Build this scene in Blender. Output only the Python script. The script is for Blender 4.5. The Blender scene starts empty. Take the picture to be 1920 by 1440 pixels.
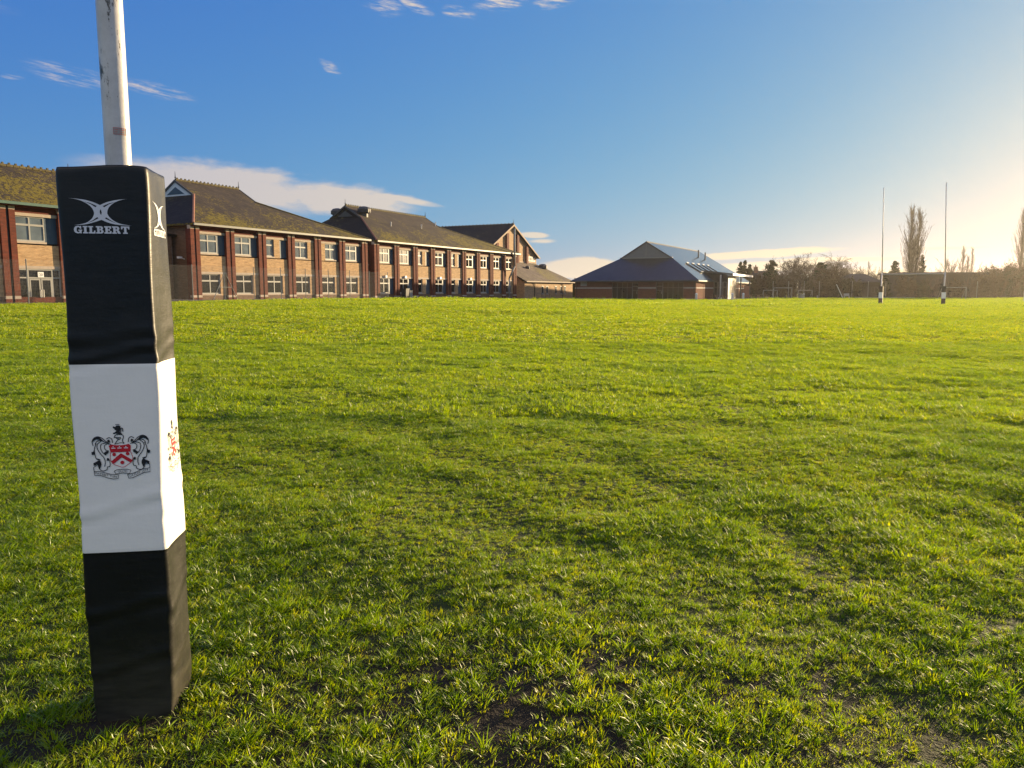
import bpy, math, random
import numpy as np
from mathutils import Vector, Matrix
from mathutils.geometry import tessellate_polygon

R = math.radians
random.seed(7)
rng = np.random.default_rng(11)
scn = bpy.context.scene
col = scn.collection

# ------------------------------------------------------------------ noise / terrain
_tab = rng.random((256, 256))
def vnoise(x, y):
    x = np.asarray(x, float); y = np.asarray(y, float)
    xi = np.floor(x).astype(int); yi = np.floor(y).astype(int)
    fx = x - xi; fy = y - yi
    fx = fx*fx*(3-2*fx); fy = fy*fy*(3-2*fy)
    a = _tab[xi & 255, yi & 255]; b = _tab[(xi+1) & 255, yi & 255]
    c = _tab[xi & 255, (yi+1) & 255]; d = _tab[(xi+1) & 255, (yi+1) & 255]
    return ((a*(1-fx)+b*fx)*(1-fy) + (c*(1-fx)+d*fx)*fy) - 0.5
def S(t):
    t = np.clip(t, 0, 1); return t*t*(3-2*t)
def gbase(x, y):
    x = np.asarray(x, float); y = np.asarray(y, float)
    return 0.62*S((y-12)/40)*(1-.88*S((x+20)/50))*(1-.75*S((y-75)/60))
def gz(x, y):
    x = np.asarray(x, float); y = np.asarray(y, float)
    near = 1-S((np.hypot(x, y-2)-26)/24)
    mid = 1-S((np.hypot(x, y)-70)/60)
    z = gbase(x, y)
    z = z + mid*(.10*vnoise(x/9+3.1, y/9+7.7) + .05*vnoise(x/3.4+11, y/3.4+5))
    far = S((np.hypot(x, y)-22)/25)*mid
    z = z + far*(.12*vnoise(x/10+60, y/5+17) + .05*vnoise(x/4+33, y/2.2+9))
    z = z + near*(.036*vnoise(x/1.1+40, y/1.1+21) + .034*vnoise(x/.42+80, y/.42+61))
    flat = S((np.hypot(x+1.3, y-2.6)-.35)/1.6)
    return z*flat + (1-flat)*(-.005)
def G(x, y): return float(gbase(x, y))
def GZ(x, y): return float(gz(x, y))

# ------------------------------------------------------------------ materials
def new_mat(name):
    m = bpy.data.materials.new(name); m.use_nodes = True
    nt = m.node_tree; nt.nodes.clear()
    return m, nt
def N(nt, typ, **kw):
    n = nt.nodes.new(typ)
    for k, v in kw.items():
        if k in n.inputs.keys(): n.inputs[k].default_value = v
        else: setattr(n, k, v)
    return n
def L(nt, a, b): nt.links.new(a, b)
def ramp(nt, fac, stops):
    r = nt.nodes.new('ShaderNodeValToRGB')
    while len(r.color_ramp.elements) < len(stops): r.color_ramp.elements.new(0.5)
    for e, (p, c) in zip(r.color_ramp.elements, stops):
        e.position = p; e.color = (*c, 1) if len(c) == 3 else c
    L(nt, fac, r.inputs[0]); return r.outputs[0]
def mixc(nt, fac, a, b, mode='MIX'):
    m = nt.nodes.new('ShaderNodeMix'); m.data_type = 'RGBA'; m.blend_type = mode
    for sock, v in ((m.inputs[0], fac), (m.inputs[6], a), (m.inputs[7], b)):
        if hasattr(v, 'is_output'): L(nt, v, sock)
        elif isinstance(v, (int, float)): sock.default_value = v
        else: sock.default_value = (*v, 1)
    return m.outputs[2]
def mth(nt, op, a, b=None, c=None, clamp=False):
    m = nt.nodes.new('ShaderNodeMath'); m.operation = op; m.use_clamp = clamp
    for i, v in enumerate((a, b, c)):
        if v is None: continue
        if hasattr(v, 'is_output'): L(nt, v, m.inputs[i])
        else: m.inputs[i].default_value = v
    return m.outputs[0]
def noise(nt, vec, scale, detail=3, rough=.55):
    n = nt.nodes.new('ShaderNodeTexNoise'); n.inputs['Scale'].default_value = scale
    n.inputs['Detail'].default_value = detail; n.inputs['Roughness'].default_value = rough
    if vec is not None: L(nt, vec, n.inputs['Vector'])
    return n.outputs[0]
def objco(nt): return nt.nodes.new('ShaderNodeTexCoord').outputs['Object']
def finish(nt, colour, rough=.7, bump=None, bstr=.3, bdist=.02, spec=.5, metal=0, coat=0):
    p = nt.nodes.new('ShaderNodeBsdfPrincipled')
    o = nt.nodes.new('ShaderNodeOutputMaterial')
    if hasattr(colour, 'is_output'): L(nt, colour, p.inputs['Base Color'])
    else: p.inputs['Base Color'].default_value = (*colour, 1)
    if hasattr(rough, 'is_output'): L(nt, rough, p.inputs['Roughness'])
    else: p.inputs['Roughness'].default_value = rough
    p.inputs['Specular IOR Level'].default_value = spec
    p.inputs['Metallic'].default_value = metal
    p.inputs['Coat Weight'].default_value = coat
    if bump is not None:
        b = nt.nodes.new('ShaderNodeBump'); b.inputs['Strength'].default_value = bstr; b.inputs['Distance'].default_value = bdist
        L(nt, bump, b.inputs['Height']); L(nt, b.outputs[0], p.inputs['Normal'])
    L(nt, p.outputs[0], o.inputs[0]); return p
M = {}
def plain(name, c, rough=.7, var=.18, scale=3, spec=.4, metal=0, bstr=.15):
    m, nt = new_mat(name); v = objco(nt)
    n = noise(nt, v, scale, 4)
    cc = ramp(nt, n, [(.25, tuple(x*(1-var) for x in c)), (.75, tuple(min(1, x*(1+var)) for x in c))])
    finish(nt, cc, rough, noise(nt, v, scale*9, 3), bstr, .01, spec, metal)
    M[name] = m; return m
def brick(name, c1, c2, mortar, scale=1.0, spec=.25):
    m, nt = new_mat(name); v = objco(nt)
    sp = nt.nodes.new('ShaderNodeSeparateXYZ'); L(nt, v, sp.inputs[0])
    cb = nt.nodes.new('ShaderNodeCombineXYZ')
    L(nt, mth(nt, 'ADD', sp.outputs[0], sp.outputs[1]), cb.inputs[0]); L(nt, sp.outputs[2], cb.inputs[1])
    b = nt.nodes.new('ShaderNodeTexBrick')
    b.inputs['Scale'].default_value = 1; b.inputs['Brick Width'].default_value = .225*scale
    b.inputs['Row Height'].default_value = .075*scale; b.inputs['Mortar Size'].default_value = .008*scale
    b.inputs['Color1'].default_value = (*c1, 1); b.inputs['Color2'].default_value = (*c2, 1); b.inputs['Mortar'].default_value = (*mortar, 1)
    L(nt, cb.outputs[0], b.inputs['Vector'])
    mp = nt.nodes.new('ShaderNodeMapping'); mp.inputs['Scale'].default_value = (.9, 3.2, 1); L(nt, cb.outputs[0], mp.inputs[0])
    n = noise(nt, mp.outputs[0], 1.6, 5, .7)
    tint = ramp(nt, n, [(.3, (.62, .58, .55)), (.52, (1, 1, 1)), (.75, (1.25, 1.12, 1.0))])
    cc = mixc(nt, 1.0, b.outputs[0], tint, 'MULTIPLY')
    finish(nt, cc, .85, b.outputs[1], -.4, .01, spec)
    M[name] = m
brick('buff_brick', (.47, .30, .145), (.35, .215, .10), (.38, .29, .20))
brick('red_brick', (.150, .028, .013), (.10, .019, .009), (.10, .042, .03))
brick('dark_red_brick', (.16, .052, .032), (.12, .040, .026), (.15, .10, .08), 1.0, .02)
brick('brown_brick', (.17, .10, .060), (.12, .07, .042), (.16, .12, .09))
plain('stone', (.38, .31, .245), .8, .12)
plain('white_frame', (.29, .285, .26), .45, .05)
plain('louvre_shade_blue', (.020, .050, .085), .45, .15)  # colour of shaded window sections, shared with the gablet louvres
plain('gutter', (.17, .175, .16), .5, .1)
plain('green_gutter', (.045, .11, .085), .5, .1)
plain('black_pipe', (.012, .012, .013), .45, .1)
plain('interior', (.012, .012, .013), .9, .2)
plain('terracotta', (.24, .105, .065), .85, .25)
plain('moss_ridge', (.10, .08, .03), .9, .5, 2.5)
plain('metal_dark', (.06, .06, .062), .5, .2, metal=.3)
plain('metal_pale', (.48, .47, .45), .45, .15, metal=.2)
plain('galv', (.26, .26, .245), .7, .2, spec=.15)
plain('blue_cladding', (.46, .52, .58), .5, .05)
plain('concrete', (.40, .39, .36), .85, .2)
plain('tarmac', (.045, .045, .047), .9, .25, 1.2)
plain('timber', (.26, .17, .105), .75, .25, 5)
plain('fin_timber', (.20, .155, .11), .7, .2, 5)
plain('white_paint', (.80, .79, .76), .4, .05)
plain('dark_house', (.032, .025, .021), .85, .3, .6)
plain('dark_tile', (.034, .030, .028), .8, .3, .8)
plain('bark', (.085, .062, .045), .9, .3, 2)
plain('twig', (.085, .058, .040), .9, .3, 1)
plain('pale_twig', (.16, .125, .088), .9, .25, 1)
plain('bin_green', (.020, .028, .028), .5, .2)
plain('logo_grey', (.62, .63, .66), .5, .03)
plain('crest_black', (.012, .012, .014), .5, .05)
plain('crest_red', (.50, .012, .022), .5, .05)
plain('crest_white', (.80, .79, .80), .5, .02)
plain('hill_far', (.07, .09, .08), .95, .2, .01)

def glass(name, c, rough, spec=.5):
    m, nt = new_mat(name); v = objco(nt)
    n = noise(nt, v, .9, 2)
    cc = ramp(nt, n, [(.3, tuple(x*.7 for x in c)), (.7, tuple(x*1.25 for x in c))])
    finish(nt, cc, rough, noise(nt, v, 1.3, 2), .06, .05, spec, 0, .1)
    M[name] = m
glass('dark_glass', (.008, .009, .010), .08, .3)
glass('blind_glass', (.105, .13, .145), .15)
glass('net_glass', (.26, .25, .225), .2)
glass('hall_glass', (.014, .015, .014), .06, .35)

def roof_tiles(name, base, moss_amt, moss_col, tile=.3):
    m, nt = new_mat(name); v = objco(nt)
    sp = nt.nodes.new('ShaderNodeSeparateXYZ'); L(nt, v, sp.inputs[0])
    w = mth(nt, 'FRACT', mth(nt, 'MULTIPLY', sp.outputs[2], 1/.19))
    cb = nt.nodes.new('ShaderNodeCombineXYZ'); L(nt, mth(nt, 'ADD', sp.outputs[0], sp.outputs[1]), cb.inputs[0]); L(nt, sp.outputs[2], cb.inputs[1])
    b = nt.nodes.new('ShaderNodeTexBrick'); b.inputs['Scale'].default_value = 1
    b.inputs['Brick Width'].default_value = tile; b.inputs['Row Height'].default_value = .19; b.inputs['Mortar Size'].default_value = .006
    b.inputs['Color1'].default_value = (.75, .75, .75, 1); b.inputs['Color2'].default_value = (1.25, 1.2, 1.15, 1); b.inputs['Mortar'].default_value = (.4, .4, .4, 1)
    L(nt, cb.outputs[0], b.inputs['Vector'])
    big = noise(nt, v, .16, 3); mid = noise(nt, v, .55, 5, .7); fine = noise(nt, v, 3.6, 3, .75)
    c0 = ramp(nt, mid, [(.3, tuple(x*.7 for x in base)), (.7, tuple(x*1.3 for x in base))])
    c0 = mixc(nt, 1, c0, b.outputs[0], 'MULTIPLY')
    low = mth(nt, 'MULTIPLY', mth(nt, 'SUBTRACT', 10.6, sp.outputs[2]), .10*moss_amt)
    f = mth(nt, 'ADD', mth(nt, 'ADD', mth(nt, 'MULTIPLY', big, .55), mth(nt, 'MULTIPLY', mid, .35)), mth(nt, 'MULTIPLY', fine, .75))
    f = mth(nt, 'ADD', f, low)
    fm = ramp(nt, f, [(.87, (0, 0, 0)), (1.04, (1, 1, 1))])
    mc = ramp(nt, fine, [(.35, tuple(x*.55 for x in moss_col)), (.65, moss_col)])
    cc = mixc(nt, fm, c0, mc)
    h = mth(nt, 'ADD', mth(nt, 'MULTIPLY', w, -.6), mth(nt, 'MULTIPLY', fm, .9))
    finish(nt, cc, .9, h, .55, .05, .25)
    M[name] = m
roof_tiles('mossy_tiles', (.040, .031, .024), .42, (.155, .122, .012))
roof_tiles('plain_tiles', (.012, .012, .013), 0.0, (.09, .08, .03))
roof_tiles('leanto_tiles', (.13, .105, .085), .05, (.20, .17, .05))

def slate():
    m, nt = new_mat('slate'); v = objco(nt)
    sp = nt.nodes.new('ShaderNodeSeparateXYZ'); L(nt, v, sp.inputs[0])
    cb = nt.nodes.new('ShaderNodeCombineXYZ'); L(nt, mth(nt, 'ADD', sp.outputs[0], sp.outputs[1]), cb.inputs[0]); L(nt, sp.outputs[2], cb.inputs[1])
    b = nt.nodes.new('ShaderNodeTexBrick'); b.inputs['Scale'].default_value = 1
    b.inputs['Brick Width'].default_value = .5; b.inputs['Row Height'].default_value = .2; b.inputs['Mortar Size'].default_value = .005
    b.inputs['Color1'].default_value = (.012, .016, .014, 1); b.inputs['Color2'].default_value = (.019, .025, .022, 1); b.inputs['Mortar'].default_value = (.03, .03, .03, 1)
    L(nt, cb.outputs[0], b.inputs['Vector'])
    n = noise(nt, v, .8, 5, .7)
    r = ramp(nt, n, [(.3, (.40, .40, .40)), (.7, (.52, .52, .52))])
    p = finish(nt, b.outputs[0], r, n, .10, .03, .15, 0, 1.0); p.inputs['Coat IOR'].default_value = 1.19; p.inputs['Coat Roughness'].default_value = .16
    M['slate'] = m
slate()

def pvc(name, c, dirt, rough, rel=.35, spec=.36):
    m, nt = new_mat(name); v = objco(nt)
    mp = nt.nodes.new('ShaderNodeMapping'); mp.inputs['Scale'].default_value = (1, 1, .6); L(nt, v, mp.inputs[0])
    n1 = noise(nt, mp.outputs[0], 4.5, 5, .65)
    mp2 = nt.nodes.new('ShaderNodeMapping'); mp2.inputs['Scale'].default_value = (1, 1, 5); mp2.inputs['Rotation'].default_value = (.3, .5, 0); L(nt, v, mp2.inputs[0])
    n2 = noise(nt, mp2.outputs[0], 5, 4, .6)
    n3 = noise(nt, v, 120, 2)
    sp = nt.nodes.new('ShaderNodeSeparateXYZ'); L(nt, v, sp.inputs[0])
    low = mth(nt, 'SUBTRACT', 1.0, mth(nt, 'MULTIPLY', sp.outputs[2], 3.2), clamp=True)
    dm = mth(nt, 'MULTIPLY', ramp(nt, n1, [(.45, (0, 0, 0)), (.8, (1, 1, 1))]), .2)
    dm = mth(nt, 'ADD', dm, mth(nt, 'MULTIPLY', low, mth(nt, 'MULTIPLY', ramp(nt, n2, [(.35, (.1,)*3), (.7, (1.0,)*3)]), .9)), clamp=True)
    cc = mixc(nt, dm, c, dirt)
    h = mth(nt, 'ADD', mth(nt, 'ADD', mth(nt, 'MULTIPLY', n1, .6), mth(nt, 'MULTIPLY', n2, .22)), mth(nt, 'MULTIPLY', n3, .02))
    rr = ramp(nt, n1, [(.3, (rough,)*3), (.75, (rough+.18,)*3)])
    finish(nt, cc, rr, h, rel, .02, spec)
    M[name] = m
pvc('black_pvc', (.0055, .0055, .005), (.050, .044, .032), .37)
pvc('white_pvc', (.85, .82, .75), (.55, .53, .50), .38, .25)

def pole_paint():
    m, nt = new_mat('pole_paint'); v = objco(nt)
    n = noise(nt, v, 9, 5, .7)
    cc = ramp(nt, n, [(.3, (.43, .415, .38)), (.6, (.58, .565, .53))])
    mp = nt.nodes.new('ShaderNodeMapping'); mp.inputs['Scale'].default_value = (1, 1, .28); L(nt, v, mp.inputs[0])
    s = noise(nt, mp.outputs[0], 26, 6, .75)
    cc = mixc(nt, ramp(nt, s, [(.60, (0, 0, 0)), (.65, (1, 1, 1))]), cc, (.06, .05, .03))
    mp3 = nt.nodes.new('ShaderNodeMapping'); mp3.inputs['Scale'].default_value = (1, 1, .35); mp3.inputs['Location'].default_value = (3, 1, 2); L(nt, v, mp3.inputs[0])
    g = noise(nt, mp3.outputs[0], 12, 5, .7)
    cc = mixc(nt, ramp(nt, g, [(.60, (0, 0, 0)), (.70, (1, 1, 1))]), cc, (.09, .10, .04))
    finish(nt, cc, .38, n, .2, .01, .5)
    M['pole_paint'] = m
pole_paint()

def ground_mat():
    m, nt = new_mat('turf'); g = nt.nodes.new('ShaderNodeNewGeometry').outputs['Position']
    n1 = noise(nt, g, .9, 5, .65); n2 = noise(nt, g, 14, 4, .7); n3 = noise(nt, g, .07, 3)
    c = ramp(nt, n2, [(.3, (.012, .009, .006)), (.6, (.024, .018, .010)), (.8, (.045, .042, .012))])
    sp = nt.nodes.new('ShaderNodeSeparateXYZ'); L(nt, g, sp.inputs[0])
    far = mth(nt, 'DIVIDE', mth(nt, 'SUBTRACT', sp.outputs[1], 8.0), 34.0, clamp=True)
    ex = mth(nt, 'DIVIDE', mth(nt, 'ADD', sp.outputs[0], .3), 1.9); ey = mth(nt, 'DIVIDE', mth(nt, 'SUBTRACT', sp.outputs[1], 2.45), .75)
    worn = mth(nt, 'SUBTRACT', 1.35, mth(nt, 'ADD', mth(nt, 'MULTIPLY', ex, ex), mth(nt, 'MULTIPLY', ey, ey)), clamp=True)
    under = ramp(nt, n2, [(.3, (.016, .022, .006)), (.7, (.050, .066, .010))])
    c = mixc(nt, worn, under, c)
    fc = ramp(nt, n1, [(.3, (.15, .185, .006)), (.7, (.24, .28, .008))])
    c = mixc(nt, far, c, fc)
    finish(nt, c, .9, mth(nt, 'ADD', n2, mth(nt, 'MULTIPLY', n1, 2)), .6, .05, .2)
    M['turf'] = m
ground_mat()

def blade_mat():
    m, nt = new_mat('grass_blade'); g = nt.nodes.new('ShaderNodeNewGeometry').outputs['Position']
    at = nt.nodes.new('ShaderNodeAttribute'); at.attribute_name = 'tone'; at.attribute_type = 'GEOMETRY'
    oi = nt.nodes.new('ShaderNodeObjectInfo')
    n = noise(nt, g, .55, 4, .6)
    t = mth(nt, 'ADD', mth(nt, 'MULTIPLY', at.outputs['Fac'], .50), mth(nt, 'ADD', mth(nt, 'MULTIPLY', n, .42), mth(nt, 'MULTIPLY', oi.outputs['Random'], .12)))
    c = ramp(nt, t, [(.22, (.050, .120, .002)), (.46, (.185, .300, .003)), (.70, (.31, .365, .004)), (1.0, (.42, .36, .05))])
    d = nt.nodes.new('ShaderNodeBsdfDiffuse'); tr = nt.nodes.new('ShaderNodeBsdfTranslucent'); gl = nt.nodes.new('ShaderNodeBsdfGlossy')
    L(nt, c, d.inputs[0])
    tc = mixc(nt, 1, c, (1.65, 1.45, .55), 'MULTIPLY'); L(nt, tc, tr.inputs[0])
    gl.inputs['Roughness'].default_value = .5; gl.inputs[0].default_value = (1, 1, 1, 1)
    mx = nt.nodes.new('ShaderNodeMixShader'); mx.inputs[0].default_value = .6
    L(nt, d.outputs[0], mx.inputs[1]); L(nt, tr.outputs[0], mx.inputs[2])
    fr = nt.nodes.new('ShaderNodeFresnel'); fr.inputs[0].default_value = 1.38
    m2 = nt.nodes.new('ShaderNodeMixShader'); L(nt, mth(nt, 'MULTIPLY', fr.outputs[0], .07), m2.inputs[0])
    L(nt, mx.outputs[0], m2.inputs[1]); L(nt, gl.outputs[0], m2.inputs[2])
    o = nt.nodes.new('ShaderNodeOutputMaterial'); L(nt, m2.outputs[0], o.inputs[0])
    M['grass_blade'] = m
blade_mat()

def leafy(name, c1, c2):
    m, nt = new_mat(name); v = objco(nt); n = noise(nt, v, .9, 4, .7)
    c = ramp(nt, n, [(.3, c1), (.7, c2)])
    d = nt.nodes.new('ShaderNodeBsdfDiffuse'); tr = nt.nodes.new('ShaderNodeBsdfTranslucent')
    L(nt, c, d.inputs[0]); L(nt, c, tr.inputs[0])
    mx = nt.nodes.new('ShaderNodeMixShader'); mx.inputs[0].default_value = .3
    L(nt, d.outputs[0], mx.inputs[1]); L(nt, tr.outputs[0], mx.inputs[2])
    o = nt.nodes.new('ShaderNodeOutputMaterial'); L(nt, mx.outputs[0], o.inputs[0]); M[name] = m
leafy('needles', (.018, .030, .014), (.040, .058, .022))
leafy('brown_leaf', (.060, .040, .022), (.105, .075, .038))
leafy('hedge_leaf', (.030, .036, .018), (.070, .062, .028))

# ------------------------------------------------------------------ mesh builder
class MB:
    def __init__(s): s.v = []; s.f = []; s.m = []
    def face(s, pts, mi=0):
        b = len(s.v); s.v += [tuple(p) for p in pts]; s.f.append(tuple(range(b, b+len(pts)))); s.m.append(mi)
    def box(s, x0, x1, y0, y1, z0, z1, mi=0):
        b = len(s.v)
        s.v += [(x0,y0,z0),(x1,y0,z0),(x1,y1,z0),(x0,y1,z0),(x0,y0,z1),(x1,y0,z1),(x1,y1,z1),(x0,y1,z1)]
        for q in ((0,3,2,1),(4,5,6,7),(0,1,5,4),(1,2,6,5),(2,3,7,6),(3,0,4,7)):
            s.f.append(tuple(b+i for i in q)); s.m.append(mi)
    def tube(s, p, q, r0, r1=None, n=8, mi=0, caps=True):
        r1 = r0 if r1 is None else r1
        p = Vector(p); q = Vector(q); d = (q-p).normalized()
        a = d.orthogonal().normalized(); c = d.cross(a); b = len(s.v)
        for (o, r) in ((p, r0), (q, r1)):
            for i in range(n):
                t = 2*math.pi*i/n; s.v.append(tuple(o + a*(math.cos(t)*r) + c*(math.sin(t)*r)))
        for i in range(n):
            j = (i+1) % n; s.f.append((b+i, b+j, b+n+j, b+n+i)); s.m.append(mi)
        if caps:
            s.f.append(tuple(b+i for i in range(n-1, -1, -1))); s.m.append(mi)
            s.f.append(tuple(b+n+i for i in range(n))); s.m.append(mi)
    def path(s, pts, r, n=8, mi=0):
        for a, b in zip(pts[:-1], pts[1:]): s.tube(a, b, r, r, n, mi)
    def lathe(s, prof, c=(0,0,0), n=16, mi=0):
        b = len(s.v)
        for r, z in prof:
            for i in range(n):
                t = 2*math.pi*i/n; s.v.append((c[0]+r*math.cos(t), c[1]+r*math.sin(t), c[2]+z))
        for k in range(len(prof)-1):
            for i in range(n):
                j = (i+1) % n; s.f.append((b+k*n+i, b+k*n+j, b+(k+1)*n+j, b+(k+1)*n+i)); s.m.append(mi)
    def prism(s, poly, off, mi=0):
        """closed solid: polygon poly swept by vector off"""
        n = len(poly); b = len(s.v); off = Vector(off)
        s.v += [tuple(p) for p in poly] + [tuple(Vector(p)+off) for p in poly]
        s.f.append(tuple(b+i for i in range(n-1, -1, -1))); s.m.append(mi)
        s.f.append(tuple(b+n+i for i in range(n))); s.m.append(mi)
        for i in range(n):
            j = (i+1) % n; s.f.append((b+i, b+j, b+n+j, b+n+i)); s.m.append(mi)
    def build(s, name, mats, parent=None, smooth=False):
        me = bpy.data.meshes.new(name); me.from_pydata(s.v, [], s.f)
        mats = mats if isinstance(mats, (list, tuple)) else [mats]
        for m in mats: me.materials.append(M[m])
        if len(mats) > 1: me.polygons.foreach_set('material_index', s.m)
        if smooth: me.polygons.foreach_set('use_smooth', [True]*len(me.polygons))
        me.update()
        o = bpy.data.objects.new(name, me); col.objects.link(o)
        if parent: o.parent = parent
        return o
def fix_normals(o):
    import bmesh
    bm = bmesh.new(); bm.from_mesh(o.data); bmesh.ops.recalc_face_normals(bm, faces=bm.faces); bm.to_mesh(o.data); bm.free()
def tag(o, label=None, cat=None, group=None, kind=None):
    if label: o['label'] = label
    if cat: o['category'] = cat
    if group: o['group'] = group
    if kind: o['kind'] = kind
    return o
def thing(name, loc, rz, label, cat, group=None):
    o = bpy.data.objects.new(name, None); col.objects.link(o); o.location = loc; o.rotation_euler = (0, 0, rz)
    o.empty_display_size = .3
    return tag(o, label, cat, group)
def copy_tree(o, parent=None):
    c = o.copy(); col.objects.link(c)
    if parent: c.parent = parent
    for ch in list(o.children): copy_tree(ch, c)
    return c
def wx(px, Y): return (px-960)/1442*Y*.998

# ------------------------------------------------------------------ ground sheet
def axis(fine0, fine1, step, grow, end0, end1):
    a = list(np.arange(fine0, fine1, step)); s = step; x = a[-1]
    while x < end1: s *= grow; x += s; a.append(x)
    s = step; x = fine0
    while x > end0: s *= grow; x -= s; a.insert(0, x)
    return np.array(a)
ys = axis(1.0, 12, .13, 1.022, -2900, 2900)
xs = axis(-9, 9, .15, 1.028, -2900, 2900)
XX, YY = np.meshgrid(xs, ys)
ZZ = gz(XX, YY)
nx, ny = len(xs), len(ys)
me = bpy.data.meshes.new('ground')
vv = np.stack([XX, YY, ZZ], -1).reshape(-1, 3)
ii = (np.arange(ny-1)[:, None]*nx + np.arange(nx-1)[None, :]).reshape(-1)
ff = np.stack([ii, ii+1, ii+1+nx, ii+nx], -1)
me.from_pydata(vv.tolist(), [], ff.tolist()); me.polygons.foreach_set('use_smooth', [True]*len(me.polygons)); me.materials.append(M['turf'])
o = bpy.data.objects.new('ground', me); col.objects.link(o); tag(o, kind='structure')

# ------------------------------------------------------------------ grass
def patch(nt_, nb, rad, tr, h0, h1, w, seed, seg=3, up=1.0):
    """nt_ little tufts of nb blades each, fanning out from their own roots"""
    r = np.random.default_rng(seed); v = []; f = []; tone = []
    for c in range(nt_):
        a = r.random()*6.283; rr = rad*math.sqrt(r.random()); cx, cy = rr*math.cos(a), rr*math.sin(a)
        th = .6+.75*r.random(); tt0 = r.random()
        for k in range(nb):
            a = r.random()*6.283; q = math.sqrt(r.random()); bx, by = cx+tr*q*math.cos(a), cy+tr*q*math.sin(a)
            h = (h0+(h1-h0)*r.random())*th; az = a+r.normal()*.7
            lean = (.10+.55*q+.55*r.random())*h*up; ww = w*(.65+.6*r.random())
            dx, dy = math.cos(az), math.sin(az); tw = az+math.pi/2+r.normal()*.5
            px, py = math.cos(tw)*ww/2, math.sin(tw)*ww/2
            b = len(v); curl = .2+.8*r.random(); tn = .55*tt0+.45*r.random()
            for i in range(seg+1):
                t = i/seg; off = lean*t**1.7; z = h*(t - .38*curl*t**3); k2 = (1-.55*t*t) if i < seg else 0
                if i < seg:
                    v.append((bx+dx*off-px*k2, by+dy*off-py*k2, z-.006)); v.append((bx+dx*off+px*k2, by+dy*off+py*k2, z-.006)); tone += [tn, tn]
                else:
                    v.append((bx+dx*off, by+dy*off, z-.006)); tone.append(tn)
            for i in range(seg-1): f.append((b+2*i, b+2*i+1, b+2*i+3, b+2*i+2))
            f.append((b+2*seg-2, b+2*seg-1, b+2*seg))
    me = bpy.data.meshes.new('blades'); me.from_pydata(v, [], f); me.materials.append(M['grass_blade'])
    at = me.attributes.new('tone', 'FLOAT', 'POINT'); at.data.foreach_set('value', tone)
    return bpy.data.objects.new('blades', me)
src = bpy.data.collections.new('blade_sources')
specs = [[(1, 34, 0, .030, .030, .066, .0040, 3), (1, 26, 0, .024, .026, .058, .0038, 3), (2, 20, .04, .026, .030, .062, .0040, 3), (5, 10, .10, .05, .012, .030, .0036, 2)],
         [(6, 13, .17, .034, .030, .066, .0058, 3), (7, 11, .17, .030, .028, .060, .0056, 3), (5, 16, .16, .04, .030, .070, .0060, 3), (9, 8, .18, .06, .014, .034, .0058, 2)],
         [(11, 9, .38, .06, .030, .072, .012, 2), (9, 11, .38, .07, .03, .078, .012, 2), (13, 7, .38, .06, .028, .068, .012, 2), (14, 6, .40, .10, .015, .04, .012, 2)],
         [(14, 8, .85, .12, .035, .08, .028, 2), (12, 9, .85, .13, .035, .085, .028, 2), (16, 7, .85, .12, .03, .08, .028, 2), (14, 6, .9, .2, .02, .05, .028, 2)]]
for li, grp in enumerate(specs):
    for k, (nt_, nb, rad, tr, h0, h1, w, seg) in enumerate(grp): src.objects.link(patch(nt_, nb, rad, tr, h0, h1, w, 100*li+k, seg))
for i, ob in enumerate(src.objects): ob.name = f'blades_{i:02d}'
pts = []; rots = []; scs = []; idx = []
def scatter(y0, y1, dens, li, smin, smax):
    area_pts = []
    n = int(dens*(.76*(y1*y1-y0*y0) + 2*(y1-y0)))
    y = np.sqrt(rng.random(n)*(y1*y1-y0*y0)+y0*y0)
    x = (rng.random(n)*2-1)*(.76*y+1.0)
    cl = vnoise(x/.55+9, y/.55+31) + .6*vnoise(x/.2+3, y/.2+14) + .5*vnoise(x/2.3, y/2.3+50)
    keep = np.ones(n, bool)
    if y1 < 12:
        # worn soil near the goal mouth
        bare = np.exp(-(((x+.15)/.95)**2+((y-2.45)/.42)**2)) + .7*np.exp(-(((x-.25)/.35)**2+((y-2.9)/.25)**2)) + .8*np.exp(-(((x+1.65)/.4)**2+((y-2.35)/.35)**2))
        thin = bare*(.75+1.1*vnoise(x/.22+7, y/.22+2)) + .12*vnoise(x/.3+7, y/.3+2)
        keep &= rng.random(n) > np.clip(thin*.95-.16, 0, .86)
        # not inside the pad
        th = R(9); lx = (x+1.309)*math.cos(th)+(y-2.59)*math.sin(th); ly = -(x+1.309)*math.sin(th)+(y-2.59)*math.cos(th)
        keep &= ~((abs(lx) < .14) & (abs(ly) < .12)); keep &= ~((lx > -.20) & (lx < .10) & (ly > -.24) & (ly < -.1) & (rng.random(n) < .8))
    # keep off the paths and out of the buildings
    u = (x+27.7)*.457+(y-68)*.89; v = -(x+27.7)*.89+(y-68)*.457
    keep &= ~((v > -6.4) & (u > -45) & (u < 88))
    hu = (x-28.2)*.457+(y-118.9)*.89; hv = -(x-28.2)*.89+(y-118.9)*.457
    keep &= ~((hu > -2.2) & (hv > -6) & (hv < 24))
    x = x[keep]; y = y[keep]; cl = cl[keep]; n = len(x)
    pts.append(np.stack([x, y, gz(x, y)], -1))
    tilt = rng.normal(0, .10, (n, 2)); rots.append(np.stack([tilt[:, 0], tilt[:, 1], rng.random(n)*6.283], -1))
    scs.append((smin+(smax-smin)*rng.random(n))*(1+.7*np.clip(cl, -.6, .8))); idx.append(np.array([0, 1, 2, 3, 3])[rng.integers(0, 5, n)]+4*li)
scatter(1.5, 8.5, 1050, 0, .52, 1.0)
scatter(8.5, 21, 250, 1, .6, 1.05)
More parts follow.
